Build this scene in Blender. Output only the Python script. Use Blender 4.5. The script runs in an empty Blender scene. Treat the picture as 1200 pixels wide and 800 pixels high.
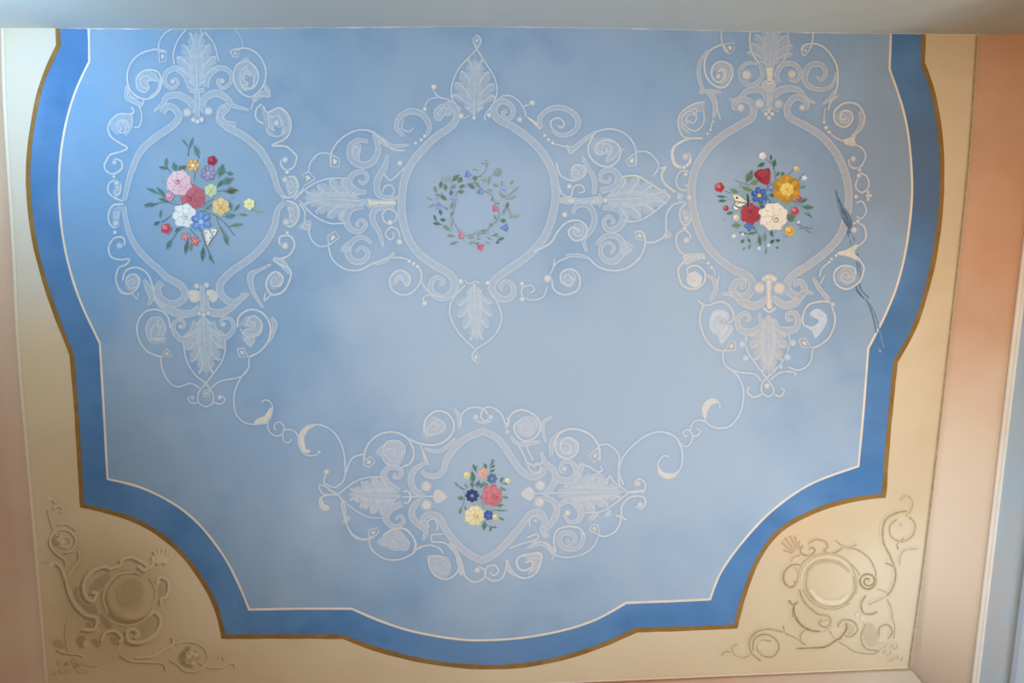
import bpy, math, random
from mathutils import Vector, Matrix, noise as mnoise
from mathutils.geometry import tessellate_polygon
random.seed(7)
scene = bpy.context.scene
COL = scene.collection

# ------------------------------------------------------------------ camera
FPX = 800.0
CAM = Vector((0, 0, 1.6))
ZC = 4.0                                     # flat part of the ceiling
ey = Vector((-0.1725, -7.819, 1.0)).normalized()      # room depth axis seen by the camera (right, up, forward)
ex = Vector((1.0, -0.02206, 0.0)).normalized()
ez = Vector((-ex.cross(ey).x, -ex.cross(ey).y, -ex.cross(ey).z))
if ez.z < 0: ez = -ez                                  # the ceiling lies ahead of the camera
right_w = Vector((ex.x, ey.x, ez.x)); up_w = Vector((ex.y, ey.y, ez.y)); fwd_w = Vector((ex.z, ey.z, ez.z))
cam_d = bpy.data.cameras.new('camera'); cam = bpy.data.objects.new('camera', cam_d); COL.objects.link(cam)
cam_d.sensor_width = 36.0; cam_d.lens = FPX / 1200 * 36.0; cam_d.clip_start = 0.01
cam.matrix_world = Matrix(((right_w.x, up_w.x, -fwd_w.x, CAM.x), (right_w.y, up_w.y, -fwd_w.y, CAM.y),
                           (right_w.z, up_w.z, -fwd_w.z, CAM.z), (0, 0, 0, 1)))
scene.camera = cam

def ray(px, py):
    return right_w * ((px - 600) / FPX) + up_w * ((400 - py) / FPX) + fwd_w
def at(px, py, z=ZC):
    d = ray(px, py); return CAM + d * ((z - CAM.z) / d.z)

# ------------------------------------------------------------------ light and exposure
scene.view_settings.view_transform = 'Standard'; scene.view_settings.look = 'None'
scene.view_settings.gamma = 1.0; scene.view_settings.use_curve_mapping = False
scene.view_settings.exposure = 0.0
scene.cycles.max_bounces = 3
world = bpy.data.worlds.new('world'); scene.world = world; world.use_nodes = True
bg = world.node_tree.nodes['Background']; bg.inputs[0].default_value = (0.80, 0.88, 1.0, 1); bg.inputs[1].default_value = 0.10

def area(name, loc, aim, size, power, color, sy=None, spread=180):
    d = bpy.data.lights.new(name, 'AREA'); d.energy = power; d.color = color
    d.shape = 'RECTANGLE'; d.size = size; d.size_y = sy or size; d.spread = math.radians(spread)
    o = bpy.data.objects.new(name, d); COL.objects.link(o); o.location = loc
    o.rotation_euler = (Vector(aim) - Vector(loc)).to_track_quat('-Z', 'Y').to_euler()
    return o
def glow(k, rgb_):                           # watts and hue for a wanted brightness per channel
    m = max(rgb_); return m * k, tuple(c / m for c in rgb_)
PW = math.pi ** 2
p_, c_ = glow(PW, (0.35, 0.54, 0.74)); area('window_light_left', (-1.68, -0.50, 3.2), (-1.72, -1.0, 4), 0.22, p_, c_)
p_, c_ = glow(PW, (0.36, 0.55, 0.66)); area('window_light_left_low', (-1.35, -0.3, 2.7), (-1.35, -0.3, 4), 0.3, p_, c_)
p_, c_ = glow(PW, (0.42, 0.47, 0.52)); area('window_light_right', (1.45, 1.12, 3.0), (1.5, 1.12, 4), 0.25, p_, c_)
p_, c_ = glow(PW, (0.40, 0.20, 0.02)); area('lamp_light_right', (1.62, 0.08, 2.8), (1.62, 0.08, 4), 0.25, p_, c_)
p_, c_ = glow(PW * 13.7 / 0.9, (0.29, 0.22, 0.155)); area('floor_bounce', (0, 0.2, 0.3), (0, 0.2, 4), 3.2, p_, c_)
p_, c_ = glow(4 * PW, (5.37, 6.12, 7.03))
sd = bpy.data.lights.new('centre_fill', 'SPOT'); sd.energy = p_; sd.color = c_; sd.spot_size = math.radians(60); sd.spot_blend = 1.0; sd.shadow_soft_size = 0.1  # unseen fill spot, added to brighten the middle of the ceiling
so = bpy.data.objects.new('centre_fill', sd); COL.objects.link(so); so.location = (0.2, 0.4, 0.6); so.rotation_euler = (math.pi, 0, 0)

# ------------------------------------------------------------------ materials
def lin(c):
    c /= 255.0
    return c / 12.92 if c <= 0.04045 else ((c + 0.055) / 1.055) ** 2.4
def rgb(h):
    return (lin(int(h[0:2], 16)), lin(int(h[2:4], 16)), lin(int(h[4:6], 16)), 1.0)
def new_mat(name):
    m = bpy.data.materials.new(name); m.use_nodes = True
    nt = m.node_tree; nt.nodes.clear()
    return m, nt, (lambda t: nt.nodes.new(t))
class Ground:
    """Colour of a limewashed surface as a node group: cloudy mix of its pigments, seen wherever a glaze over it is thin."""
    def __init__(s, name, c1, c2, scale, c3=None, s3=9.0, amt3=0.35):
        s.name = name; s.nt = bpy.data.node_groups.new(name, 'ShaderNodeTree')
        s.nt.interface.new_socket('Color', in_out='OUTPUT', socket_type='NodeSocketColor')
        N = s.nt.nodes.new; L = s.nt.links.new
        s.geo = N('ShaderNodeNewGeometry'); s.out = N('NodeGroupOutput')
        mx = s.mixer(c2, s.noise(scale, 5, 0.32, 0.68, 1.0)); mx.inputs[6].default_value = rgb(c1); s.col = mx.outputs[2]
        if c3: s.over(c3, s.noise(s3, 6, 0.5, 0.75, amt3))
        L(s.col, s.out.inputs[0])
    def noise(s, scale, detail, lo, hi, amt):
        N = s.nt.nodes.new; n = N('ShaderNodeTexNoise'); n.inputs['Scale'].default_value = scale; n.inputs['Detail'].default_value = detail
        m = N('ShaderNodeMapRange'); m.inputs[1].default_value = lo; m.inputs[2].default_value = hi; m.inputs[4].default_value = amt
        s.nt.links.new(s.geo.outputs['Position'], n.inputs['Vector']); s.nt.links.new(n.outputs['Fac'], m.inputs[0]); return m.outputs[0]
    def mixer(s, c, fac):
        mx = s.nt.nodes.new('ShaderNodeMix'); mx.data_type = 'RGBA'; mx.inputs[7].default_value = rgb(c); s.nt.links.new(fac, mx.inputs[0]); return mx
    def over(s, c, fac):
        mx = s.mixer(c, fac); s.nt.links.new(s.col, mx.inputs[6]); s.col = mx.outputs[2]; s.nt.links.new(s.col, s.out.inputs[0])
    def cloud(s, centre, rad, c, amt, scale=1.7, rag=1.5, soft=1.2):
        """patch of another colour laid round a point, ragged at its rim"""
        N = s.nt.nodes.new; L = s.nt.links.new
        d = N('ShaderNodeVectorMath'); d.operation = 'DISTANCE'; d.inputs[1].default_value = centre
        n = N('ShaderNodeTexNoise'); n.inputs['Scale'].default_value = scale; n.inputs['Detail'].default_value = 5
        ad = N('ShaderNodeMath'); ad.operation = 'MULTIPLY_ADD'; ad.inputs[1].default_value = rag
        mr = N('ShaderNodeMapRange'); mr.interpolation_type = 'SMOOTHSTEP'
        mr.inputs[1].default_value = rad * 0.4 + rag * 0.5; mr.inputs[2].default_value = rad * soft + rag * 0.5; mr.inputs[3].default_value = amt; mr.inputs[4].default_value = 0
        L(s.geo.outputs['Position'], d.inputs[0]); L(s.geo.outputs['Position'], n.inputs['Vector']); L(n.outputs['Fac'], ad.inputs[0]); L(d.outputs['Value'], ad.inputs[2])
        L(ad.outputs[0], mr.inputs[0]); s.over(c, mr.outputs[0])
def wall_paint(name, ground, colour=None, bump=0.05, solid=False):
    """matt paint on trowelled plaster; a given colour is brushed over the ground as thickly as the attribute coat says"""
    m, nt, N = new_mat(name); L = nt.links.new
    out = N('ShaderNodeOutputMaterial'); p = N('ShaderNodeBsdfPrincipled'); p.inputs['Roughness'].default_value = 0.85
    p.inputs['Specular IOR Level'].default_value = 0.15
    geo = N('ShaderNodeNewGeometry'); g = N('ShaderNodeGroup'); g.node_tree = ground.nt; col = g.outputs[0]
    if colour:
        at_ = N('ShaderNodeAttribute'); at_.attribute_name = 'coat'
        nz = N('ShaderNodeTexNoise'); nz.inputs['Scale'].default_value = 60; nz.inputs['Detail'].default_value = 3
        mr = N('ShaderNodeMapRange'); mr.inputs[1].default_value = 0.3; mr.inputs[2].default_value = 0.6; mr.inputs[3].default_value = 1.5 if solid else 0.68; mr.inputs[4].default_value = 1.8 if solid else 1.0
        mul = N('ShaderNodeMath'); mul.operation = 'MULTIPLY'; mul.use_clamp = True; mx = N('ShaderNodeMix'); mx.data_type = 'RGBA'; mx.inputs[7].default_value = rgb(colour)
        L(geo.outputs['Position'], nz.inputs['Vector']); L(nz.outputs['Fac'], mr.inputs[0]); L(mr.outputs[0], mul.inputs[0]); L(at_.outputs['Fac'], mul.inputs[1])
        L(mul.outputs[0], mx.inputs[0]); L(col, mx.inputs[6]); col = mx.outputs[2]
    n4 = N('ShaderNodeTexNoise'); n4.inputs['Scale'].default_value = 140; n4.inputs['Detail'].default_value = 2
    b = N('ShaderNodeBump'); b.inputs['Strength'].default_value = bump; b.inputs['Distance'].default_value = 0.004
    L(geo.outputs['Position'], n4.inputs['Vector']); L(n4.outputs['Fac'], b.inputs['Height']); L(b.outputs[0], p.inputs['Normal'])
    L(col, p.inputs['Base Color']); L(p.outputs[0], out.inputs['Surface'])
    return m
def plaster(name, *a): return wall_paint(name, Ground(name, *a))
G_FIELD = Ground('sky_blue_distemper', '84a3c0', '97aec6', 2.0, '7a97ba', 6.5, 0.55)
G_FIELD.cloud(at(90, 250), 0.55, '729ec8', 0.8)
G_FIELD.cloud(at(1030, 200), 0.5, '8b9aae', 0.7)
G_FIELD.cloud(at(690, 480), 1.0, 'aabccd', 0.85, 2.2)
G_FIELD.cloud(at(560, 245), 0.26, 'a2b7cd', 0.6, 5.0, 0.2)
G_FIELD.cloud(at(237, 240), 0.26, '91acc6', 0.6, 5.0, 0.2)
G_CREAM = Ground('cream_limewash', 'd9c9ab', 'd1be9d', 1.6, 'c6b190', 5.0, 0.4)
G_CREAM.cloud(at(10, 150), 0.55, 'd1cdc1', 0.85)
G_CREAM.cloud(at(130, 700), 0.26, 'b7a380', 0.55, 3.0, 0.25)
G_CREAM.cloud(at(925, 600), 0.2, 'd8b992', 0.55, 3.0, 0.25)
G_CREAM.cloud(at(1060, 700), 0.32, 'ddd1b8', 0.8, 3.0, 0.3)
_pig = {}
def pigment(h, ground=None, solid=False):
    k = (h, (ground or G_FIELD).name, solid)
    if k not in _pig: _pig[k] = wall_paint('paint_' + h, ground or G_FIELD, h, 0.05, solid)
    return _pig[k]

# ------------------------------------------------------------------ paint geometry
CROPS = dict(a1=(100, 20, 4.6154), a2=(100, 160, 4.6154), a3=(100, 310, 4.6154), c4=(330, 100, 4.6154), c5=(330, 220, 4.6154),
             c6=(440, 20, 4.6154), c7=(560, 100, 4.6154), c8=(560, 220, 4.6154), d3=(520, 320, 7.27), d4=(700, 170, 5.714),
             e1=(780, 20, 4.6154), e2=(780, 160, 4.6154), e3=(780, 310, 4.6154), f4=(360, 470, 4.6154), f5=(540, 470, 4.6154),
             f6=(400, 560, 4.6154), f2=(640, 540, 5.333), t1=(250, 430, 6.667), t2=(720, 430, 5.717), p=(0, 0, 1.0),
             g7=(30, 570, 3.477), g3=(40, 570, 6.664), g4=(40, 680, 6.664), g5=(140, 630, 4.706), k6=(900, 600, 6.664),
             k7=(960, 580, 3.636), k8=(840, 680, 6.664), k1=(840, 560, 3.335), h=(970, 220, 4.0), b1=(160, 155, 5.16),
             b2=(830, 170, 6.154), b4=(525, 530, 8.0), w=(500, 180, 6.667))
def path(s):
    """'c4 10,20 30,40 c5 ...' -> photo coordinates of a traced line"""
    out = []; c = (0, 0, 1.0)
    for t in s.split():
        if ',' in t:
            x, y = t.split(','); out.append((c[0] + float(x) / c[2], c[1] + float(y) / c[2]))
        else: c = CROPS[t]
    return out
def spline(pts, step=1.5, closed=False):
    n = len(pts)
    if n < 3 and not closed:
        pts = [pts[0], ((pts[0][0] + pts[-1][0]) / 2, (pts[0][1] + pts[-1][1]) / 2), pts[-1]]; n = 3
    out = []; us = []
    rng = range(n) if closed else range(n - 1)
    for i in rng:
        if closed: p0, p1, p2, p3 = pts[(i - 1) % n], pts[i], pts[(i + 1) % n], pts[(i + 2) % n]
        else: p0, p1, p2, p3 = pts[max(i - 1, 0)], pts[i], pts[i + 1], pts[min(i + 2, n - 1)]
        d = math.hypot(p2[0] - p1[0], p2[1] - p1[1]); k = max(2, min(14, int(d / step) + 1))
        for j in range(k):
            t = j / k; t2 = t * t; t3 = t2 * t
            out.append(tuple(0.5 * (2 * p1[a] + (p2[a] - p0[a]) * t + (2 * p0[a] - 5 * p1[a] + 4 * p2[a] - p3[a]) * t2 + (3 * p1[a] - p0[a] - 3 * p2[a] + p3[a]) * t3) for a in (0, 1)))
            us.append((i + t) / (n - 1 if not closed else n))
    if not closed: out.append(pts[-1]); us.append(1.0)
    return out, us
def lerpw(w, u):
    if not isinstance(w, (tuple, list)): return w
    f = u * (len(w) - 1); i = min(int(f), len(w) - 2); return w[i] + (w[i + 1] - w[i]) * (f - i)

class Paint:
    """Collects brush strokes; one mesh, one material slot per pigment."""
    def __init__(s, z, ground=None, solid=False): s.ground = ground; s.solid = solid; s.home = z; s.k = 0; s.v = []; s.f = []; s.c = []; s.m = []; s.mats = []; s.z = z
    def slot(s, h):
        if h not in s.mats: s.mats.append(h)
        return s.mats.index(h)
    def add(s, x, y, a): 
        s.v.append(at(x, y, s.z)); s.c.append(a); return len(s.v) - 1
    def bump(s): s.z -= 0.000008; s.k += 1
    def lay(s, depth): s.z = s.home - depth * 0.5 - s.k * 0.000006; return s
    def ribbon(s, pts, w, h, a=1.0, feather=0.45, taper=True, off=(0, 0), smooth=True):
        q, us = spline(pts) if smooth else (pts, [i / (len(pts) - 1) for i in range(len(pts))])
        n = len(q); L = [0.0]
        for i in range(1, n): L.append(L[-1] + math.hypot(q[i][0] - q[i - 1][0], q[i][1] - q[i - 1][1]))
        tot = L[-1] or 1; k = s.slot(h); prev = None
        for i in range(n):
            s.z -= 0.0000015
            p0, p1 = q[max(i - 1, 0)], q[min(i + 1, n - 1)]
            tx, ty = p1[0] - p0[0], p1[1] - p0[1]; d = math.hypot(tx, ty) or 1; nx, ny = -ty / d, tx / d
            ww = lerpw(w, us[i])
            if taper:
                e = min(L[i], tot - L[i]); r = ww * 0.6 + 0.3
                if e < r: ww *= 0.25 + 0.75 * math.sqrt(max(0, 1 - (1 - e / r) ** 2))
            ho, hi = ww / 2 + min(ww * 0.5, 1.0) * feather, ww / 2 * (1 - feather)
            x, y = q[i][0] + off[0], q[i][1] + off[1]
            row = [s.add(x + nx * o, y + ny * o, al) for o, al in ((-ho, 0), (-hi, a), (hi, a), (ho, 0))]
            if prev:
                for j in range(3): s.f.append((prev[j], prev[j + 1], row[j + 1], row[j])); s.m.append(k)
            prev = row
        s.bump()
    def blob(s, pts, h, a=1.0, feather=0.25, smooth=True, centre=None):
        q = spline(pts, 1.2, True)[0] if smooth else pts
        k = s.slot(h); n = len(q); cx = sum(p[0] for p in q) / n; cy = sum(p[1] for p in q) / n
        if centre: cx, cy = centre
        s.z -= 0.00001; c = s.add(cx, cy, a); s.z += 0.00001
        inn = [s.add(cx + (x - cx) * (1 - feather), cy + (y - cy) * (1 - feather), a) for x, y in q]
        out = [s.add(x, y, 0) for x, y in q] if feather > 0 else inn
        for i in range(n):
            j = (i + 1) % n
            s.f.append((c, inn[i], inn[j])); s.m.append(k)
            if feather > 0: s.f.append((inn[i], out[i], out[j], inn[j])); s.m.append(k)
        s.bump()
    def shape(s, pts, h, a=1.0, rim=0.8, smooth=True):
        """coat inside any simple outline, fading over a narrow rim"""
        q = spline(pts, 1.2, True)[0] if smooth else pts; n = len(q); k = s.slot(h)
        ar = sum(q[i][0] * q[(i + 1) % n][1] - q[(i + 1) % n][0] * q[i][1] for i in range(n)); sg = 1 if ar > 0 else -1
        ids = [s.add(x, y, a) for x, y in q]
        for f in tessellate_polygon([[Vector((x, y, 0)) for x, y in q]]): s.f.append(tuple(ids[i] for i in f)); s.m.append(k)
        out = []; s.z += 0.000005
        for i in range(n):
            tx, ty = q[(i + 1) % n][0] - q[i - 1][0], q[(i + 1) % n][1] - q[i - 1][1]; d = math.hypot(tx, ty) or 1
            out.append(s.add(q[i][0] + sg * ty / d * rim, q[i][1] - sg * tx / d * rim, 0))
        for i in range(n): j = (i + 1) % n; s.f.append((ids[i], out[i], out[j], ids[j])); s.m.append(k)
        s.z -= 0.000005; s.bump()
    def dot(s, x, y, r, h, a=1.0, feather=0.35, ry=None, rot=0.0, lobes=0, amp=0.0, ph=0.0, n=None):
        n = n or (16 if r < 4 else 30); ry = ry or r; cr, sr = math.cos(rot), math.sin(rot); P = []
        for i in range(n):
            t = 2 * math.pi * i / n; k = 1 + (amp * math.cos(lobes * t + ph) if lobes else 0)
            dx, dy = r * k * math.cos(t), ry * k * math.sin(t); P.append((x + dx * cr - dy * sr, y + dx * sr + dy * cr))
        s.blob(P, h, a, feather, smooth=False, centre=(x, y))
    def poly(s, pts, h, a=1.0):
        """flat coat inside any simple outline"""
        k = s.slot(h); ids = [s.add(x, y, a) for x, y in pts]; s.f.append(tuple(ids)); s.m.append(k); s.bump()
    def build(s, name, parent=None, base=None, mats=None):
        me = bpy.data.meshes.new(name); b = base or Vector((0, 0, 0))
        # paint faces look down into the room
        fs = []
        for f in s.f:
            a, b_, c = s.v[f[0]], s.v[f[1]], s.v[f[2]]
            fs.append(tuple(reversed(f)) if (b_ - a).cross(c - a).z > 0 else f)
        me.from_pydata([tuple(v - b) for v in s.v], [], fs)
        at_ = me.attributes.new('coat', 'FLOAT', 'POINT'); at_.data.foreach_set('value', s.c)
        for h in s.mats: me.materials.append(mats[h] if mats and h in mats else pigment(h, s.ground, s.solid))
        me.polygons.foreach_set('material_index', s.m); me.update()
        o = bpy.data.objects.new(name, me); COL.objects.link(o)
        if parent: o.parent = parent
        return o

def mesh_obj(name, verts, faces, mat, kind=None, parent=None):
    me = bpy.data.meshes.new(name); me.from_pydata([tuple(v) for v in verts], [], faces); me.update()
    me.materials.append(mat); o = bpy.data.objects.new(name, me); COL.objects.link(o)
    if kind: o['kind'] = kind
    if parent: o.parent = parent
    return o
WHITE, CREAM, FILL, DEEP = 'd8dcde', 'e8dcc4', 'b9c4d1', '5f88b8'
def mixh(h, t, k): return ''.join('%02x' % int(round(int(h[i:i + 2], 16) * (1 - k) + int(t[i:i + 2], 16) * k)) for i in (0, 2, 4))
class Motif:
    """One painted ornament: an Empty on the ceiling and its painted parts."""
    count = 0; live = None
    def __init__(s, name, label, cat, where, group=None, fine=WHITE, accent=CREAM, fill=FILL, wash=0.2, ground=None):
        s.ground = ground; s.solid = False
        if Motif.live: Motif.live.end()
        Motif.live = s; Motif.count += 1
        s.z0 = ZC - 0.0009 - 0.00004 * (Motif.count % 6); s.base = at(where[0], where[1], s.z0)
        e = bpy.data.objects.new(name, None); COL.objects.link(e); e.location = s.base; e.empty_display_size = 0.05
        e['label'] = label; e['category'] = cat
        if group: e['group'] = group
        s.e = e; s.fine, s.accent, s.fill, s.wash = fine, accent, fill, wash; s.pt = None; s.n = 0; s.par = None; s.lab = None
    def part(s, name, label=None, under=None):
        s.end(); s.n += 1; s.name = name; s.lab = label; s.par = under
        s.pt = Paint(s.z0 - s.n * (0.000013 if s.solid else 0.000002), s.ground, s.solid); return s
    def end(s):
        o = None
        if s.pt and s.pt.f:
            o = s.pt.build(s.name, s.par or s.e, s.base)
            if s.lab: o['label'] = s.lab
        s.pt = None; s.last = o; return o
    def L(s, w, p, a=0.75, col=None, wash=True):
        pts = path(p) if isinstance(p, str) else p
        if wash and s.wash: s.pt.lay(0).ribbon(pts, 8.0, DEEP, s.wash, feather=0.95)
        w = tuple(x * 0.9 for x in w) if isinstance(w, tuple) else w * 0.9
        s.pt.lay(0.0016).ribbon(pts, w, col or s.fine, a); return s
    def B(s, w, p, a=0.5, edge=0.62, col=None):
        """broad stroke: thin wash body between two bright outlines"""
        pts = path(p) if isinstance(p, str) else p
        if s.wash: s.pt.lay(0).ribbon(pts, (8 + (max(w) if isinstance(w, tuple) else w)), DEEP, s.wash, feather=0.9)
        s.pt.lay(0.0008).ribbon(pts, w, col or s.fill, a, feather=0.3)
        q, us = spline(pts); n = len(q)
        for sg in (-1, 1):
            r = []
            for i in range(n):
                p0, p1 = q[max(i - 1, 0)], q[min(i + 1, n - 1)]; tx, ty = p1[0] - p0[0], p1[1] - p0[1]; d = math.hypot(tx, ty) or 1
                o = sg * lerpw(w, us[i]) * 0.46; r.append((q[i][0] - ty / d * o, q[i][1] + tx / d * o))
            s.pt.lay(0.0016).ribbon(r, 1.25, s.fine, edge, smooth=False)
        return s
    def D(s, c, r, col=None, a=0.9):
        for x, y in path(c):
            s.pt.lay(0.0022).dot(x, y, r * 1.15, s.fine, 0.4 * a); s.pt.dot(x, y, r * 0.9, col or s.accent, a * 0.8)
            if r < 3: s.pt.dot(x - r * 0.12, y - r * 0.15, r * 0.4, mixh(col or s.accent, 'ffffff', 0.4), 1.0 * a, 0.1)
        return s
    def F(s, p, a=0.5, col=None, feather=0.3):
        pts = path(p); s.pt.lay(0.0009).shape(pts, col or s.fill, a * 0.85, 0.9)
        if a < 0.8:                                   # strokes swirling inside the volute
            q, _ = spline(pts, 1.5, True); n = len(q); cx = sum(x for x, y in q) / n; cy = sum(y for x, y in q) / n
            for w_, ph, top in ((2.0, 0.1, 0.92), (1.2, 0.45, 0.7)):
                sp = []
                for m in range(26):
                    u = m / 25; x, y = q[int(n * (ph + 1.55 * u)) % n]; k = top * (1 - u) ** 0.8 + 0.08; sp.append((cx + (x - cx) * k, cy + (y - cy) * k))
                s.pt.lay(0.0013).ribbon(sp, (0.6, w_, w_, 0.8), s.fine, 0.6)
        return s
    def G(s, p, a=0.75):
        """little cut stone: traced outline and a pale centre"""
        q = path(p); cx = sum(x for x, y in q) / len(q); cy = sum(y for x, y in q) / len(q)
        s.pt.lay(0.0018).ribbon(q + [q[0]], 1.4, s.fine, a, smooth=False, taper=False)
        s.pt.lay(0.0021).blob([(cx + (x - cx) * 0.5, cy + (y - cy) * 0.5) for x, y in q], s.accent, 0.75, 0.3, smooth=False); return s
    def A(s, p, hw, n=5, a=0.5, bright=0.85):
        n = 5; a = min(0.75, a * 1.2)
        """acanthus leaf: pale lobed body, and strokes fanning from its foot that curl over at the lobes"""
        (bx, by), (tx, ty) = path(p); dx, dy = tx - bx, ty - by; ln = math.hypot(dx, dy); ux, uy = dx / ln, dy / ln; vx, vy = -uy, ux
        rnd = random.Random(int(bx * 3 + by))
        def pt(t, o): return (bx + ux * ln * t + vx * o, by + uy * ln * t + vy * o)
        def prof(t): return hw * (0.16 + 0.84 * math.sin(math.pi * (0.12 + 0.88 * min(1, max(0, t))) ** 0.85)) if t < 0.97 else hw * 0.1
        full = prof; prof = lambda t: full(t) * (0.3 + 0.7 * min(1, max(0, t) / 0.3) ** 1.3)
        if s.wash: s.pt.lay(0).dot(bx + dx * .5, by + dy * .5, ln * 0.6, DEEP, s.wash, 0.7, ry=hw * 1.25, rot=math.atan2(dy, dx))
        for sg in (1, -1):
            P = [pt(0, 0)]; m = n * 7
            for i in range(m + 1):
                t = i / m; f = (n * t) % 1.0; lob = math.sin(math.pi * f) ** 0.6
                P.append(pt(0.02 + t * 0.92 + 0.035 * f * (1 - t), sg * prof(t) * (0.56 + 0.44 * lob)))
            P.append(pt(1, 0)); s.pt.lay(0.0009).shape(P, s.fill, a, 0.9, smooth=False)
            s.pt.lay(0.0011).shape([pt(0, 0), pt(0.1, sg * hw * .2), pt(0.35, sg * hw * .42), pt(0.7, sg * hw * .3), pt(0.97, 0)], s.fine, a * 0.8, 1.5, smooth=False)
            for i in range(n):
                t = (i + 0.55) / n; o = prof(t) * (0.92 + 0.1 * rnd.random()); t0 = max(0, t * 0.45 - 0.12)
                st = [pt(t0, sg * hw * 0.04), pt(t0 + (t - t0) * .45, sg * o * 0.16), pt(t0 + (t - t0) * .85, sg * o * 0.52), pt(t + 0.035, sg * o * 0.86), pt(t + 0.03, sg * o * 1.0), pt(t - 0.005, sg * o * 1.0)]
                s.pt.lay(0.0016).ribbon(st, (0.8, 1.5, 1.9, 1.7, 1.2), s.fine, bright * 0.78)
                for k in (0.6, 0.32):
                    st = [pt(t0 + 0.02, sg * hw * 0.03), pt(t0 + (t - t0) * .55, sg * o * 0.14 * k), pt(t + 0.02 + .03 * k, sg * o * 0.74 * k)]
                    s.pt.ribbon(st, (0.5, 1.3, 0.6), mixh(s.fine, 'ffffff', 0.25), bright * 0.5)
        s.pt.lay(0.0019).ribbon([pt(0, 0), pt(0.35, 0), pt(0.95, 0)], (4.0, 2.6, 0.8), mixh(s.fine, s.accent, 0.5), 0.5); return s
# ------------------------------------------------------------------ room shell
M_CREAM = wall_paint('cream_limewash', G_CREAM)
M_PINK = plaster('pink_limewash', 'd4bba6', 'caae98', 1.3, 'dcc8b4', 3.0, 0.5)
G_PINK = Ground('rose_limewash', 'd0a78b', 'c69b80', 2.2, 'd8b69c', 3.0, 0.6)
G_PINK.cloud(at(1150, 690), 1.05, 'dccdb9', 0.9, 3.5, 0.7)
M_PINK_R = wall_paint('rose_limewash', G_PINK)
M_WALL = plaster('grey_blue_limewash', 'c4e2fa', 'cde2f4', 2.2, 'e6d2cd', 3.0, 0.6)
G_BEAM = Ground('pale_grey_limewash', 'd5dedd', 'cfd9d8', 1.4, 'c7d0ce', 6.0, 0.3)
G_BEAM.cloud(at(1250, 20), 0.75, 'a39a8a', 0.75)  # light falling off towards the right end, put into the beam's colour
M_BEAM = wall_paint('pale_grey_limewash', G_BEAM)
M_WHITE = plaster('white_plaster', 'ebe8e2', 'e2dcd2', 6.0)
M_FLOOR = plaster('terracotta_floor', 'a98a6c', '97785c', 3.0)
LEFT = [(-2, -60), (3, 33), (6, 131), (15.7, 288), (22, 414), (39, 610), (55, 800), (58, 826)]
RIGHT = [(1150, -60), (1144.7, 43), (1133.7, 200), (1112, 400), (1085, 635), (1065, 782.4)]
MOULD = [(1241, -60), (1229, 43), (1211, 200), (1187, 400), (1160, 630), (1140, 800), (1132, 868)]
ZM = 3.965
v = [at(*p) for p in LEFT] + [at(*p) for p in reversed(RIGHT)]
n = len(v)
top = [p + Vector((0, 0, 0.12)) for p in v]
mesh_obj('ceiling', v + top, [tuple(range(n)), tuple(range(2 * n - 1, n - 1, -1))] + [(i, i + n, (i + 1) % n + n, (i + 1) % n) for i in range(n)], M_CREAM, 'structure')
def cove(name, inner, outer, drop, mat, steps=6):
    """quarter curve from the edge of the flat panel down to the top of the wall"""
    vs = []; fs = []; k = len(inner)
    for i in range(k):
        a, b = at(*inner[i]), at(*outer[i], ZC - drop)
        for j in range(steps + 1):
            t = j / steps; vs.append(Vector((a.x + (b.x - a.x) * t, a.y + (b.y - a.y) * t, ZC - drop * t ** 1.4)))
    for i in range(k - 1):
        for j in range(steps):
            q = i * (steps + 1) + j; fs.append((q, q + 1, q + steps + 2, q + steps + 1))
    o = mesh_obj(name, vs, fs, mat, 'structure'); o.data.shade_smooth()
    m = o.modifiers.new('thickness', 'SOLIDIFY'); m.thickness = 0.03; m.offset = 1 if name != 'ceiling_cove_left' else -1
    return o
def resamp(poly, ys):
    out = []
    for y in ys:
        for (x0, y0), (x1, y1) in zip(poly, poly[1:]):
            if y0 <= y <= y1 + 1e-6: out.append((x0 + (x1 - x0) * (y - y0) / (y1 - y0), y)); break
    return out
ysr = [-60, 43, 150, 280, 400, 520, 635, 782.4]
ri = resamp(RIGHT, ysr); ro = resamp(MOULD, [-60, 43, 150, 280, 400, 520, 660, 868])
cove('ceiling_cove_right', ri, ro, ZC - ZM, M_PINK_R)
li = LEFT; lo = [(x - 170, y) for x, y in LEFT[:-1]] + [(-110, 905)]
cove('ceiling_cove_left', li, lo, ZC - ZM, M_PINK)
bi = [(58, 826), (400, 811.5), (700, 798.5), (1065, 782.4)]; bo = [(-110, 905), (400, 893), (700, 884), (1132, 868)]
cove('ceiling_cove_front', bi, bo, ZC - ZM, M_PINK_R)
# cornice bead along the right wall, and the wall below it
mo = [at(x, y, ZM) for x, y in ro]
def bar(name, line, prof, mat, kind='structure'):
    vs = []; fs = []; k = len(prof)
    for i, p in enumerate(line):
        d = line[min(i + 1, len(line) - 1)] - line[max(i - 1, 0)]; d.z = 0; d.normalize(); nrm = Vector((d.y, -d.x, 0))
        if nrm.x < 0: nrm = -nrm
        for o, z in prof: vs.append(p + nrm * o + Vector((0, 0, z)))
    for i in range(len(line) - 1):
        for j in range(k): fs.append((i * k + j, i * k + (j + 1) % k, (i + 1) * k + (j + 1) % k, (i + 1) * k + j))
    fs += [tuple(range(k)), tuple(range((len(line) - 1) * k, len(line) * k))[::-1]]
    return mesh_obj(name, vs, fs, mat, kind)
bar('trim_1', mo, [(-0.007, 0.0), (-0.006, -0.006), (-0.001, -0.008), (0.004, -0.006), (0.006, -0.011), (0.014, -0.012), (0.03, 0.0)], M_WHITE)
wx = [p + Vector((0.014, 0, 0)) for p in mo]
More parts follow.
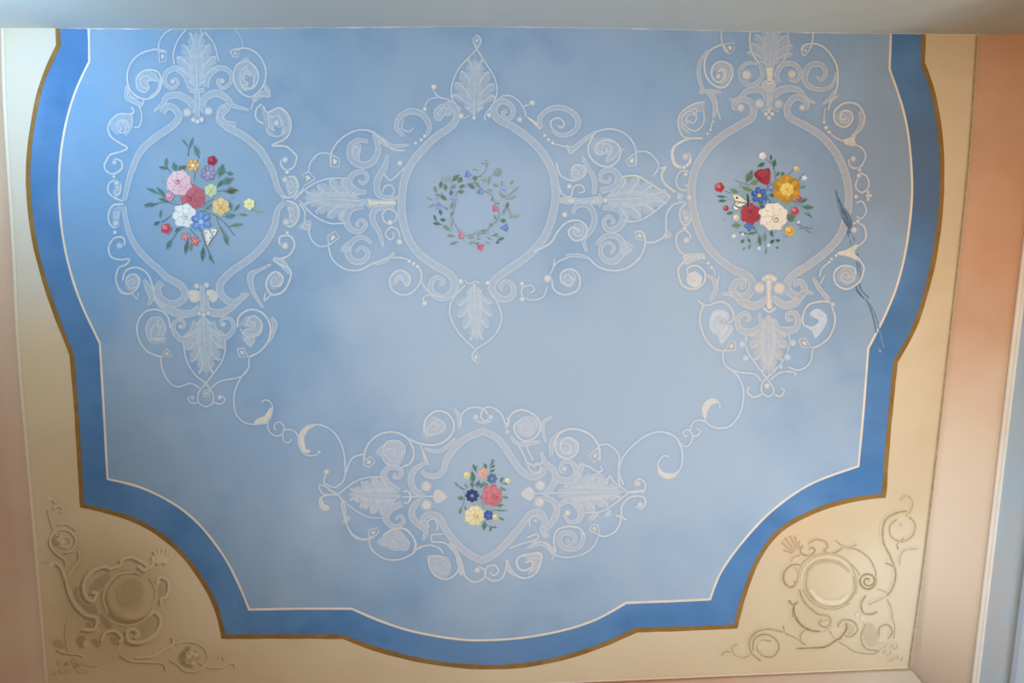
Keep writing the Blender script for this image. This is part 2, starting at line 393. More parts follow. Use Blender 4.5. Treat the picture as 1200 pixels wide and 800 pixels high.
def wall(name, line, z0, z1, out, mat):
    k = len(line); vs = []
    for p in line: vs += [Vector((p.x, p.y, z0)), Vector((p.x, p.y, z1)), Vector((p.x, p.y, z0)) + out, Vector((p.x, p.y, z1)) + out]
    fs = []
    for i in range(k - 1):
        a, b = i * 4, i * 4 + 4; fs += [(a, a + 1, b + 1, b), (a + 2, b + 2, b + 3, a + 3), (a + 1, a + 3, b + 3, b + 1), (a, b, b + 2, a + 2)]
    fs += [(0, 2, 3, 1), (4 * k - 4, 4 * k - 3, 4 * k - 1, 4 * k - 2)]
    return mesh_obj(name, vs, fs, mat, 'structure')
wall('wall_right', wx, 0.0, ZM, Vector((0.15, 0, 0)), M_WALL)
pr = []
for p in wx:
    pr.append(Vector((p.x, p.y, ZM - 0.155)))
bar('trim_2', pr, [(0.0, 0.0), (-0.012, -0.004), (-0.012, -0.016), (0.0, -0.022)], plaster('grey_rail_paint', '8d97a3', '98a2ac', 3.0))
wl = [at(x, y, ZM) for x, y in lo]; wf = [at(x, y, ZM) for x, y in bo]
wall('wall_left', wl, 0.0, ZM, Vector((-0.15, 0, 0)), M_PINK)
wall('wall_front', wf, 0.0, ZM, Vector((0, 0.15, 0)), M_PINK)
# header of the arch the ceiling runs into, close above the camera
BEAM = [(-330, 31), (0, 33), (200, 34), (560, 31), (760, 34), (900, 37.5), (1080, 40), (1200, 41.5), (1500, 45)]
bl = [at(*p) for p in BEAM]
vs = []; fs = []
for p in bl: vs += [p + Vector((0, 0, 0.1)), Vector((p.x, p.y, 3.35)), Vector((p.x, p.y - 0.45, 3.35)), Vector((p.x, p.y - 0.45, 4.1))]
for i in range(len(bl) - 1):
    for j in range(4): fs.append((i * 4 + j, i * 4 + (j + 1) % 4, i * 4 + 4 + (j + 1) % 4, i * 4 + 4 + j))
fs += [(0, 3, 2, 1), (len(bl) * 4 - 4, len(bl) * 4 - 3, len(bl) * 4 - 2, len(bl) * 4 - 1)]
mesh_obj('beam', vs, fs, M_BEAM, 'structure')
fl = Paint(0.0)
mesh_obj('floor', [Vector((-2.6, -3.4, 0)), Vector((2.4, -3.4, 0)), Vector((2.4, 2.4, 0)), Vector((-2.6, 2.4, 0)), Vector((-2.6, -3.4, -0.1)), Vector((2.4, -3.4, -0.1)), Vector((2.4, 2.4, -0.1)), Vector((-2.6, 2.4, -0.1))],
         [(0, 1, 2, 3), (7, 6, 5, 4), (0, 4, 5, 1), (1, 5, 6, 2), (2, 6, 7, 3), (3, 7, 4, 0)], M_FLOOR, 'structure')

# ------------------------------------------------------------------ painted field, border and panel lines
IN_SEG = ['p 104,20 104,34 104.5,72', 'p 104.5,72 88,108 76,150 69.5,200 70.5,250 78,300 93,350 117,402', 'p 117,402 121,470 126,561',
          'p 126,561 165,571 205,591 235,616 262,651 280,685 292,714', 'p 292,714 350,713 412,713', 'p 412,713 450,729 490,741 540,749 580,749.5 620,746 665,737 700,725 734,706',
          'p 734,706 790,704 832,702', 'p 832,702 845,670 870,635 905,598 950,567 1006,546', 'p 1006,546 1012,480 1017.5,408', 'p 1017.5,408 1036,372 1051,335 1062,290 1068.5,235 1068,195 1064,155 1056,120 1042.5,81',
          'p 1042.5,81 1044,40 1045,20']
OUT_SEG = ['p 67,20 67.5,33 68.5,53', 'p 68.5,53 55,82 45,112 35.5,165 33,215 39,275 51,325 66,370 84,415', 'p 84,415 90,490 96,592', 'p 96,592 125,599 159,610 191,629 217,653 240,685 254,714 262,746',
           'p 262,746 330,745.5 402,746', 'p 402,746 440,760 490,773 545,780.5 600,780.5 650,773 700,758 746,738', 'p 746,738 800,736.5 862,734', 'p 862,734 871.5,698 888,656 913.5,622 954,599 996,586 1036,580.4',
           'p 1036,580.4 1041,510 1049.5,424', 'p 1049.5,424 1071,385 1086,340 1097,290 1103.5,230 1103,170 1095,115 1081.5,74', 'p 1081.5,74 1082.5,42 1083,20']
def chain(segs):
    out = []
    for s_ in segs:
        q = spline(path(s_), 4)[0]; out += q if not out else q[1:]
    return out
INL, OUTL = chain(IN_SEG), chain(OUT_SEG)
M_FIELD = wall_paint('sky_blue_distemper', G_FIELD)
G_BAND = Ground('cobalt_blue_distemper', '4b7aad', '628cbb', 3.5, '436f9f', 8.0, 0.5)
G_BAND.cloud(at(1095, 200), 0.5, '5a6a86', 0.7)
G_BAND.cloud(at(560, 765), 0.45, '6f90b6', 0.6)
M_BAND = wall_paint('cobalt_blue_distemper', G_BAND)
M_GOLD = plaster('ochre_gold_paint', '957443', '84642f', 9.0, 'a98a58', 22.0, 0.4)
M_LINE = plaster('cream_line_paint', 'e6dccb', 'dccfbd', 12.0)
fp = Paint(ZC - 0.0006); fp.poly(INL, 'x'); o = fp.build('ceiling_field', mats={'x': M_FIELD}); o['kind'] = 'structure'
be = bpy.data.objects.new('painted_border', None); COL.objects.link(be); be.location = at(570, 765, ZC - 0.0006)
be['label'] = 'deep blue scalloped border band with gold rim framing the sky blue ceiling field'; be['category'] = 'border'
def strip(name, A, B, mat, z):
    """band between two traced lines that share their corner points"""
    p_ = Paint(z); k = p_.slot('x')
    a = [p_.add(x, y, 1) for x, y in A]; b = [p_.add(x, y, 1) for x, y in B]
    for i in range(len(A) - 1): p_.f.append((a[i], a[i + 1], b[i + 1], b[i])); p_.m.append(k)
    return p_.build(name, be, be.location, {'x': mat})
A_, B_ = [], []
for s1, s2 in zip(IN_SEG, OUT_SEG):
    q1 = spline(path(s1), 2)[0]; q2 = spline(path(s2), 2)[0]
    def even(q, m=40):
        L_ = [0]
        for i in range(1, len(q)): L_.append(L_[-1] + math.dist(q[i], q[i - 1]))
        r = []; j = 0
        for i in range(m + 1):
            d = L_[-1] * i / m
            while j < len(q) - 2 and L_[j + 1] < d: j += 1
            t = (d - L_[j]) / max(1e-9, L_[j + 1] - L_[j]); t = min(1, max(0, t)); r.append((q[j][0] + (q[j + 1][0] - q[j][0]) * t, q[j][1] + (q[j + 1][1] - q[j][1]) * t))
        return r
    e1, e2 = even(q1), even(q2); A_ += e1 if not A_ else e1[1:]; B_ += e2 if not B_ else e2[1:]
strip('blue_band', A_, B_, M_BAND, ZC - 0.0006)
def offset_line(q, w):
    """mitred strip of width w along q, with a hand-painted wobble"""
    l, r = [], []
    for i in range(len(q)):
        p0, p1 = q[max(i - 1, 0)], q[min(i + 1, len(q) - 1)]; tx, ty = p1[0] - p0[0], p1[1] - p0[1]; d = math.hypot(tx, ty) or 1
        ww = w * (1 + 0.18 * mnoise.noise(Vector((q[i][0] * 0.06, q[i][1] * 0.06, w))))
        if 0 < i < len(q) - 1:
            ax, ay = q[i][0] - p0[0], q[i][1] - p0[1]; bx, by = p1[0] - q[i][0], p1[1] - q[i][1]
            c = (ax * bx + ay * by) / ((math.hypot(ax, ay) * math.hypot(bx, by)) or 1); ww /= max(0.55, math.sqrt((1 + c) / 2))
        l.append((q[i][0] - ty / d * ww / 2, q[i][1] + tx / d * ww / 2)); r.append((q[i][0] + ty / d * ww / 2, q[i][1] - tx / d * ww / 2))
    return l, r
strip('gold_rim', *offset_line(B_, 5.4), M_GOLD, ZC - 0.0009)['label'] = 'ochre gold rim'
strip('cream_line', *offset_line(A_, 2.6), M_LINE, ZC - 0.0009)['label'] = 'thin cream inner line'
# painted edge lines of the cream panel
def panel_line(name, p, w, h, a):
    q = Paint(ZC - 0.0008, G_CREAM); q.ribbon(path(p), w, h, a, 0.5, taper=False); o = q.build(name); o['kind'] = 'structure'; return o
panel_line('trim_3', 'p 3,33 6,131 15.7,288 22,414 39,610 55,800 58,826', 3.2, 'e9dfcc', 0.7)
panel_line('trim_4', 'p 1144.7,30 1144.7,43 1133.7,200 1112,400 1085,635 1065,782', 3.2, '7d6245', 0.75)
panel_line('trim_5', 'p 1065,782.4 700,798.5 400,811.5', 3.0, 'efe6d6', 0.7)
# ragged plaster seam where the header meets the painted ceiling
sm = []
q = []
for i in range(0, 241):
    x = -10 + i * 5.1
    for (x0, y0), (x1, y1) in zip(BEAM, BEAM[1:]):
        if x0 <= x <= x1: y = y0 + (y1 - y0) * (x - x0) / (x1 - x0)
    q.append((x, y))
vs = []; fs = []
for i, (x, y) in enumerate(q):
    w = 0.15 + 1.7 * max(0, mnoise.noise(Vector((x * 0.03, 3.1, 0)))) + 0.9 * max(0, mnoise.noise(Vector((x * 0.2, 1.1, 0))))
    a, b = at(x, y - 0.5), at(x, y + w); vs += [a + Vector((0, 0, -0.004)), b + Vector((0, 0, -0.0016)), b + Vector((0, 0, 0.001)), a]
for i in range(len(q) - 1):
    for j in range(4): fs.append((i * 4 + j, i * 4 + (j + 1) % 4, i * 4 + 4 + (j + 1) % 4, i * 4 + 4 + j))
mesh_obj('trim_6', vs, fs, M_WHITE, 'structure')
# ------------------------------------------------------------------ scrollwork frame round the left bouquet
M = Motif('scrollwork_medallion', 'white scrollwork oval frame around the bouquet that has a large pink rose', 'ornament', (236, 240), accent='e0d8ca', fine='dddbd5', fill='bdc4ca')
M.part('oval_band').B((6.5, 7.5, 8, 8, 7, 4), 'a1 415,520 440,485 475,490 505,525 500,555 460,597 380,650 305,718 a2 265,150 232,250 212,345')
M.B((4, 7, 7.5, 8, 8, 7), 'a2 208,375 225,480 260,570 320,650 400,720 a3 440,68 515,112 540,160 515,200 460,212 405,180 390,130 415,95')
M.part('oval_band').B((5, 6.5, 7.5, 8, 8, 7, 4), 'a1 815,580 760,572 728,535 735,500 770,485 725,545 765,592 860,645 950,722 a2 955,85 1012,185 1042,280 1082,335')
M.B((4, 7, 8, 8, 8, 7, 4), 'a2 1080,350 1040,400 1020,490 970,580 890,660 790,730 a3 730,105 738,165 795,205 850,175 850,150')
M.part('crest_bracket').B((1.5, 6, 8, 8, 6), 'a1 372,508 420,465 440,432 500,422 560,450 582,490 555,520').D('a1 550,515', 5.5)
M.part('crest_bracket').B((1.5, 6, 8, 8, 6), 'a1 885,502 800,478 765,440 710,412 650,435 632,485 660,515').D('a1 665,507', 5.5)
M.part('stem').B((6, 5, 5), 'a1 603,398 606,460 603,545').B(4, 'a1 562,392 602,402 645,392', 0.6).D('a1 585,554 628,554', 3.4, 'e9dfd0').D('a1 606,564', 3.2, 'e9dfd0')
M.part('acanthus_leaf').A('a1 603,392 600,70', 24, 6, 0.45)
M.part('leaf_outline').L(1.7, 'a1 550,60 500,125 476,200 482,258').L(1.7, 'a1 645,78 695,145 722,240').L(1.5, 'a1 622,65 628,110 618,150', 0.6)
M.part('volute').B((8, 6, 4, 3, 2), 'a1 572,385 545,318 495,278 440,300 430,350 463,385 500,362 490,335 468,345').D('a1 472,348', 3)
M.part('volute').B((6, 6, 4, 3, 2), 'a1 652,380 668,318 720,276 778,292 790,345 745,385 715,352 730,330').D('a1 740,345', 3.4)
M.part('scroll').L(2.0, 'a1 440,187 375,175 290,203 240,262 226,330 242,392 285,432 340,443 392,410 412,352 395,300 350,285 300,300 275,345')
M.F('a1 280,310 340,290 385,315 395,350 350,330 330,360 345,385 325,405 290,390 272,350', 0.55).L(2.2, 'a1 405,330 390,395 340,440', 0.6).L(2, 'a1 275,345 285,390 322,406 345,380 330,355 350,345', 0.6)
M.part('gem').G('a1 397,187 440,190 436,235 402,246').L(1.7, 'a1 395,190 400,135 430,88 478,60', 0.75)
M.part('scroll').L(2.0, 'a1 785,180 865,168 930,198 970,262 975,330 950,390 900,430 850,415 808,362 803,300 828,252 880,240 928,285 935,335 905,385 865,380')
M.F('a1 815,300 835,250 875,215 890,245 930,285 925,330 890,290 850,300 855,360 890,385 850,400 815,360', 0.5).L(2.4, 'a1 840,300 838,350 865,390 905,375 915,330', 0.7)
M.part('gem').G('a1 782,180 838,178 825,215 800,216').L(1.5, 'a1 850,165 846,120 810,66', 0.5)
M.part('leaf_tip').B((2, 5, 4), 'a1 225,370 222,430 250,450 310,478', 0.5).L(1.5, 'a1 225,365 250,430 312,445 305,482')
M.part('leaf_tip').B((2, 7, 6, 4), 'a1 965,365 985,405 940,425 905,455', 0.5).L(1.5, 'a1 962,368 1000,430 930,428 895,500')
M.part('tendril').L(1.6, 'a1 242,455 290,482 305,540 292,590 262,597')
M.part('scroll').L(2.2, 'a1 250,485 262,515 235,525 180,525 138,560 122,605 142,650 188,682 228,708 190,728 135,745 105,792 a2 103,150 110,182 150,202 195,175 195,135 160,122 150,150').D('a2 157,140', 3)
M.F('a1 135,590 160,530 220,520 258,540 250,605 215,640 235,580 200,560 175,590 195,625 165,630', 0.55).L(2, 'a1 235,600 222,560 180,570 178,610 205,625 222,590', 0.6)
M.part('scroll').L(2.0, 'a1 955,470 925,500 925,550 965,577').L(2.2, 'a1 962,478 985,515 1050,490 1098,530 1112,590 1090,650 1030,682 1012,695 1085,700 1132,738 a2 1143,115 1125,165 1085,180 1057,150 1062,120')
M.F('a1 950,470 975,520 1045,490 1100,540 1105,610 1065,650 1085,590 1055,550 1010,565 1000,610 1030,640 985,620 970,570', 0.5).D('a1 1033,572', 4.2).L(1.8, 'a1 975,600 1000,638 1055,640 1085,590', 0.6).D('a2 1080,125', 4, 'd8dbe2')
M.part('bead').D('a2 155,216', 2.2, WHITE)
M.part('volute').L(2.2, 'a2 205,350 158,330 125,300 128,255 165,235 190,262 185,305 165,320').F('a2 150,240 185,250 190,300 165,325 150,300 170,280', 0.5).D('a2 168,250', 3.4)
M.part('volute').L(2.4, 'a2 208,365 150,372 125,420 132,470 160,492 185,475').F('a2 150,400 190,380 180,450 185,480 155,470', 0.5).D('a2 165,468', 4)
M.part('bead').D('a2 160,518', 2.4, WHITE)
M.part('scroll').L(2.2, 'a2 180,600 212,580 202,545 155,550 126,600 140,650 188,665 238,662 222,690 180,710 165,760 a3 163,70 185,140 235,158 282,125 292,75 255,50 222,78 232,112').D('a2 185,590', 4)
M.F('a3 222,80 250,55 285,70 285,120 240,140 215,110', 0.55)
M.part('scroll').L(2.2, 'a3 202,88 218,35 275,15 335,48 365,120 380,195 425,232').L(1.6, 'a3 165,90 200,145 255,160 278,185 288,150', 0.6)
M.part('leaf').B((2, 8, 6, 2), 'a3 318,80 342,130 358,175 342,220', 0.55)
M.part('bead').D('a2 1092,192', 2.6, CREAM)
M.part('volute').L(2.2, 'a2 1078,225 1130,218 1152,270 1130,318 1095,330 1055,318').F('a2 1085,220 1130,225 1145,280 1105,320 1085,270', 0.5).D('a2 1080,232', 4)
M.part('volute').L(2.4, 'a2 1085,345 1140,368 1155,425 1125,480 1085,482 1070,455').F('a2 1085,360 1140,375 1148,430 1110,475 1100,410', 0.5).D('a2 1085,462', 4.5)
M.part('bead').D('a2 1092,520', 2.4, WHITE)
M.part('scroll').L(2.4, 'a2 1082,600 1050,575 1058,540 1108,538 1132,585 1105,638 1060,660 1020,665 1050,690 1100,712 a3 1112,60 1075,140 1012,162 980,120 988,70 1030,38 1068,70 1055,112 1030,115').D('a2 1080,590', 4.5)
M.B((3, 9, 3), 'a2 1012,660 1060,680 1108,740', 0.7).F('a3 990,80 1030,40 1060,75 1050,115 1010,130', 0.5).L(1.8, 'a3 1010,155 968,195 975,150', 0.8)
M.part('scroll').B((1.5, 3, 8, 4, 1.5), 'a2 1005,690 935,725 a3 895,60 905,140 960,232', 0.5)
M.part('foot_bracket').B((2, 7, 9, 8, 5), 'a3 372,165 415,222 500,262 575,262 618,225', 0.6).F('a3 560,150 585,138 615,150 622,180 600,200 570,195', 0.8, CREAM)
M.part('foot_bracket').B((2, 7, 9, 8, 5), 'a3 885,155 810,215 740,260 665,250 648,200 660,165', 0.6).F('a3 655,150 685,138 712,155 712,185 685,200', 0.8, CREAM)
M.part('stem').B((3, 5, 5, 3), 'a3 630,110 632,180 636,262', 0.6).D('a3 602,115 655,110', 3.6).D('a3 640,270 615,265 665,262', 3, 'e6ddd0')
M.part('acanthus_leaf').A('a3 638,275 654,600', 24, 6, 0.5)
M.part('leaf_outline').L(1.7, 'a3 530,410 545,510 590,590 650,642 690,700 688,748 650,768 612,742 614,690 660,632 728,540 755,470 755,405').G('a3 640,680 668,678 672,710 642,715').L(1.7, 'a3 690,745 735,752 755,728 735,705').L(1.7, 'a3 612,745 575,748 555,722 580,705').D('a3 728,716', 3, 'e3dcd6').D('a3 580,718', 3, 'c8ccd6')
M.part('volute').B((8, 7, 4, 3, 2), 'a3 602,305 575,375 525,405 482,365 478,318 515,298 538,322 520,345').D('a3 515,335', 3)
M.part('volute').B((8, 7, 4, 3, 2), 'a3 680,305 700,362 755,392 800,352 790,298 745,290 730,320').D('a3 745,322', 3.4)
M.part('scroll').L(2.0, 'a3 460,345 442,275 382,242 315,262 280,330 292,410 340,472 410,498').F('a3 335,340 360,290 415,290 440,350 420,400 435,420 370,428 335,400', 0.5).L(2, 'a3 415,340 390,325 400,295', 0.6).L(2, 'a3 345,405 328,345 355,290 405,285', 0.6).L(1.6, 'a3 340,405 390,400 440,400')
M.part('gem').G('a3 440,452 472,497 412,498').L(1.8, 'a3 408,490 415,560 450,630 500,660 570,642 620,668', 0.75)
M.part('scroll').L(2.2, 'a3 822,340 832,280 890,243 958,262 1000,330 990,410 942,470 882,500').F('a3 835,330 870,285 930,280 955,330 930,385 870,385 845,365 905,345 920,310', 0.5).L(2.2, 'a3 838,345 872,388 938,378 955,322 922,280 885,290 878,325 905,335', 0.65).F('a3 848,385 918,395 895,445 860,415', 0.7)
M.part('leaf').B((3, 6, 3, 2), 'a3 1005,285 1025,320 1015,370 992,420', 0.6)
M.part('gem').G('a3 820,455 855,452 882,500 835,498').L(1.8, 'a3 885,505 880,562 838,606 730,630 680,668', 0.75)

# ------------------------------------------------------------------ garlands from the side medallions to the lower one
T = Motif('scrolling_tendril', 'thin cream tendril with two curled leaves running from left medallion foot to lower medallion', 'ornament', (320, 485))
T.part('stem').L(1.7, 't1 280,0 228,65 182,150 160,250 178,365 245,432 330,446 410,432 455,372 462,310 438,268 402,256 375,275')
T.L(1.6, 't1 425,430 430,490 480,535 530,527 555,478 528,430 487,440 475,475 498,490').L(1.6, 't1 545,530 548,495 590,487 635,500 662,545 670,610 705,672 760,692 810,682 835,655').L(1.5, 't1 542,530 552,578 590,590 612,558')
T.L(1.8, 't1 740,462 800,450 865,460 940,508 1000,600 1024,700 1034,800 f4 205,330 200,420 150,465 100,445')
T.part('leaf').F('t1 318,443 345,405 372,395 400,385 428,345 445,320 462,330 450,385 420,435 370,445', 0.9, CREAM)
T.part('leaf').F('t1 815,448 740,455 680,510 660,580 690,650 745,668 755,650 720,640 715,615 705,570 715,530 750,480', 0.9, CREAM, 0.15).D('t1 828,662', 2)
T = Motif('scrolling_tendril', 'thin cream tendril with two curled leaves running from right medallion foot to lower medallion', 'ornament', (795, 505))
T.part('stem').L(1.8, 't2 750,0 810,42 850,100 866,190 842,308 780,390 705,409 640,390 602,345').L(1.6, 't2 680,222 706,250 704,282')
T.L(1.6, 't2 640,388 590,358 540,362 510,405 520,450 550,462 577,430 550,405').L(1.6, 't2 524,440 520,490 490,530 450,522').L(1.6, 't2 518,440 490,418 460,440 478,466 496,452')
T.L(1.9, 't2 450,525 412,470 350,440 280,435 190,472 100,550 45,630 30,700 62,790').L(1.9, 't2 425,490 455,570 446,670 400,722').L(1.7, 't2 295,660 292,640 328,595 368,600')
T.part('leaf').F('t2 605,345 588,280 615,230 660,212 700,232 650,250 622,290 612,340', 0.85, CREAM, 0.2)
T.part('leaf').F('t2 445,680 405,708 345,712 310,690 290,650 300,710 345,745 400,735', 0.95, CREAM, 0.2)
# ------------------------------------------------------------------ middle medallion round the wreath, with its two side palmettes
M = Motif('scrollwork_medallion', 'white scrollwork oval frame with long side palmettes around the ring wreath', 'ornament', (560, 235), accent='efe3c8', fine='dadbd9', fill='bbc4cf')
M.part('oval_band').B((3, 4, 6, 8, 8.5, 8.5), 'c6 372,520 400,525 405,492 365,480 328,512 345,548 c6 395,470 435,500 436,550 405,595 330,645 c4 780,330 710,412 666,505 650,610')
M.B((8.5, 8.5, 8.5, 8, 6, 4, 3), 'c4 650,600 c5 652,150 680,262 740,352 820,412 905,465 938,515 920,568 870,594 818,570 806,522 832,487 868,492 874,518 850,522')
M.part('oval_band').B((3, 4, 6, 8, 8.5, 8.5), 'c6 715,510 690,515 695,545 728,545 745,505 715,462 668,460 641,500 662,550 740,592 c7 280,290 358,378 408,480 422,600')
M.B((8.5, 8.5, 8.5, 8, 6, 4, 3), 'c7 422,590 c8 408,130 368,250 290,350 180,432 100,490 76,545 108,592 160,602 194,570 184,522 145,507 120,535 136,552')
M.part('leaf_outline').L(1.7, 'c6 462,497 417,445 413,372 450,280 540,182 572,132 552,97 529,122 545,166 592,242 640,320 658,392 640,462 592,533 600,560')
M.part('gem').G('c6 548,95 570,130 547,158 528,122')
M.part('acanthus_leaf').A('c6 532,535 541,215', 25, 6, 0.42)
M.part('bead').D('c6 530,510', 3.6)
M.part('bead').D('c6 533,545', 2.5)
M.part('bead').D('c6 462,535', 4).L(1.4, 'c6 475,550 510,530', 0.6)
M.part('bead').D('c6 615,530', 3.2)
M.part('antenna').L(1.6, 'c6 312,395 335,425 365,440').L(1.6, 'c6 265,492 285,450 340,435 405,452 465,500').D('c6 315,378', 3.7).D('c6 267,497', 2.7)
M.part('antenna').L(1.6, 'c6 650,460 688,428 742,430 795,480 815,540').L(1.6, 'c6 802,483 845,467').D('c6 780,553', 3.4).D('c6 848,463', 3.6)
# upper right scroll
M.part('scroll').L((1.6, 4, 3), 'c6 820,540 860,570 893,605', 0.8, CREAM).B((5, 5, 6, 5, 3), 'c6 893,600 890,545 938,500 1010,490 1078,528 1096,580 1062,625 1000,638 955,610', 0.45).L(2, 'c6 958,610 948,565 990,545 1020,572 1008,598 985,585', 0.7)
for b in ('c6 915,640', 'c6 937,663', 'c6 958,681'): M.part('bead').D(b, 2.2)
M.part('scroll').L(1.6, 'c6 960,682 1010,697 1050,700').B((3, 6, 4, 2), 'c7 490,340 520,340 575,295 640,250', 0.5).L(1.6, 'c7 480,322 500,368 530,345')
M.L(2.0, 'c7 630,252 720,235 800,265 850,332 856,430').F('c7 610,300 660,285 720,290 770,345 740,400 690,420 740,350 700,310 660,330 660,370 630,370', 0.45).L(2.2, 'c7 632,255 597,335 618,402 690,440 752,412 772,350 732,302 665,302 632,340 660,376 700,350 695,335', 0.75).L(1.4, 'c7 765,360 795,342', 0.6)
M.part('gem').G('c7 858,362 855,430 818,435 800,405').L(1.8, 'c7 850,360 918,360 970,410 975,450 945,492', 0.75)
M.part('bracket').L(2.2, 'c7 1022,438 995,478 1010,530 1070,578', 0.8, CREAM).L(2, 'c7 985,448 1005,445 1020,438', 0.8, CREAM).D('d4 548,348', 3, 'd8d4d6').D('d4 612,350', 3)
M.part('bracket').L(2.0, 'c8 1120,75 1060,90 1022,140 1018,200 1012,255 960,292 905,293').G('c8 1020,230 1045,258 1015,275 1000,272')
# upper left scroll
M.part('scroll').B((2, 6, 7, 5, 3), 'c4 780,275 800,225 765,160 700,140 640,170 622,225 660,275', 0.4).L(1.8, 'c4 660,180 650,230 690,250 715,225', 0.55)
for b in ('c4 773,274', 'c4 755,294', 'c4 725,312'): M.part('bead').D(b, 2.1)
M.part('scroll').L(2.0, 'c4 668,352 600,345 545,295 480,247 402,245 320,290 270,362 266,440').B((2, 6, 4, 2), 'c4 490,248 545,300 600,328 690,322', 0.5).B((4, 7, 8, 6, 3), 'c4 500,265 523,345 490,415 430,430 377,395 370,335 410,297 468,305', 0.42).F('c4 400,300 430,330 420,400 440,425 385,400 380,340', 0.5)
M.part('gem').G('c4 266,375 312,395 310,440 264,440').L(1.8, 'c4 265,370 205,368 158,415 146,465')
M.part('diamond').G('c4 145,465 182,505 120,545 140,500 108,485').L(1.6, 'c4 122,548 95,585 70,612')
# left palmette
M.part('acanthus_leaf').A('c4 430,625 112,606', 24, 6, 0.5)
M.part('leaf_outline').L(1.9, 'c4 65,620 150,545 248,505 350,503').L(1.9, 'c4 95,620 170,700 260,745 350,742')
M.part('volute').B((3, 8, 6, 4, 3, 2), 'c4 460,575 410,575 365,535 385,482 440,466 465,500 440,532 415,510', 0.5)
M.part('volute').B((4, 9, 6, 4, 3, 2), 'c4 445,655 375,670 347,720 372,775 422,790 456,752 430,727 405,750 420,765', 0.5)
M.part('stem').B((4, 6, 10, 6, 6), 'c4 405,627 450,630 475,633 520,635 608,635', 0.3, 0.5, CREAM).F('c4 470,612 490,625 600,622 605,650 490,655 475,665', 0.8, 'f3e6c4').D('c4 410,625', 3)
M.part('volute').B((2, 7, 7, 4, 2), 'c4 572,375 558,440 518,515 525,590 590,608 630,605', 0.4).L(1.8, 'c4 555,480 590,512 640,470 668,440').L(2, 'c4 545,580 560,545 590,540 610,570 590,598 560,595', 0.6)
M.part('bead').D('c4 640,420', 3.2, 'dfe3ec')
M.part('volute').B((3, 7, 6, 4, 2), 'c5 610,110 520,108 490,165 530,245 550,320', 0.4).L(2.2, 'c5 540,150 570,115 615,130 622,165 590,195 555,180 545,150', 0.6).D('c5 587,188', 3.4).L(1.8, 'c5 640,270 628,228 590,213 562,250 588,280 608,262 600,240', 0.75)
M.part('bead').D('c5 638,292', 3.8)
# lower left scroll
M.part('diamond').L(1.8, 'c5 95,85 125,130 125,190 150,205 148,240 165,285 205,316 250,312').F('c5 90,215 125,185 160,178 150,230', 0.5)
M.part('gem').G('c5 256,310 250,260 290,235 312,270').L(1.5, 'c5 252,315 252,290')
M.part('scroll').L(2.0, 'c5 253,315 275,385 340,437 420,445 492,410 590,372').B((2, 5, 3, 1.5), 'c5 500,410 560,392 612,350', 0.6).L(1.8, 'c5 600,378 650,378 690,392').L(2.1, 'c5 740,430 757,462 745,520 698,570 640,576 592,540 590,482 640,445 692,475 690,520 665,532').F('c5 600,480 640,450 690,480 680,530 640,480 600,530', 0.4)
M.part('scroll').B((2, 5, 7, 6, 4, 2), 'c5 490,300 440,268 385,288 358,350 390,397 445,393 467,350 432,320 405,345', 0.45).F('c5 315,340 360,290 375,330 355,350', 0.6)
for b in ('c5 690,396', 'c5 714,410', 'c5 735,426'): M.part('bead').D(b, 2.4)
M.part('antenna').L(1.7, 'c5 752,500 800,568 880,596').L(1.6, 'c5 805,576 772,588 764,615').D('c5 773,623', 3.4)
# bottom crest
M.part('leaf_outline').L(1.8, 'd3 185,100 85,205 50,310 72,410 145,530 262,640').L(1.8, 'd3 372,130 450,240 491,360 470,470 390,570 272,650 242,715 285,765')
M.part('gem').G('d3 250,690 275,665 310,720 285,765 245,735', 0.5)
M.part('acanthus_leaf').A('d3 258,90 280,590', 21, 6, 0.5).L(1.6, 'd3 180,60 215,90 270,70 310,90', 0.7)
M.part('bead').D('d3 145,70', 3.4)
M.part('bead').D('d3 375,82', 2.8)
# right palmette
M.part('acanthus_leaf').A('c7 680,620 1035,602', 25, 6, 0.5)
M.part('leaf_outline').L(2.0, 'c7 778,495 860,490 948,540 1042,602', 0.85, CREAM).L(1.8, 'c7 788,735 872,730 960,680 1042,602')
M.part('stem').B((4, 8, 5, 8, 5, 5), 'c7 440,620 485,622 560,625 640,620 690,620 730,620', 0.4, 0.6, CREAM).L(1.8, 'c7 655,585 668,620 655,658', 0.7).F('c7 495,615 600,622 650,610 650,640 560,640 495,632', 0.7, 'f3e6c4').D('c7 690,620', 3.5)
M.part('volute').B((6, 7, 5, 3, 2), 'c7 662,572 740,545 762,490 722,456 672,470 664,513 708,522 715,492', 0.5)
M.part('volute').B((4, 8, 7, 4, 3, 2), 'c7 675,660 765,672 790,722 752,774 702,780 680,740 708,706 736,735 718,750', 0.5)
M.part('volute').B((1.5, 4, 5, 4), 'c7 565,382 592,440 630,510 627,592', 0.5).L(2, 'c7 423,415 450,488 520,514 580,482 568,436 522,434 508,468').F('c7 500,450 540,435 580,470 545,510 500,500', 0.5).L(1.8, 'c7 438,540 455,585 500,602 520,548 560,540 576,572 548,580')
M.part('bead').D('c7 495,545', 3.2)
M.part('bead').D('c8 470,145', 3.6)
M.part('volute').B((2, 6, 6, 5, 2), 'c8 512,140 532,100 592,92 630,150 618,220 572,282 590,345', 0.4).L(2.2, 'c8 300,345 390,300 435,232 480,188 542,176 588,212 578,268 522,284 490,242 512,212 546,235', 0.8).F('c8 500,230 540,190 580,220 560,270 520,270', 0.4)
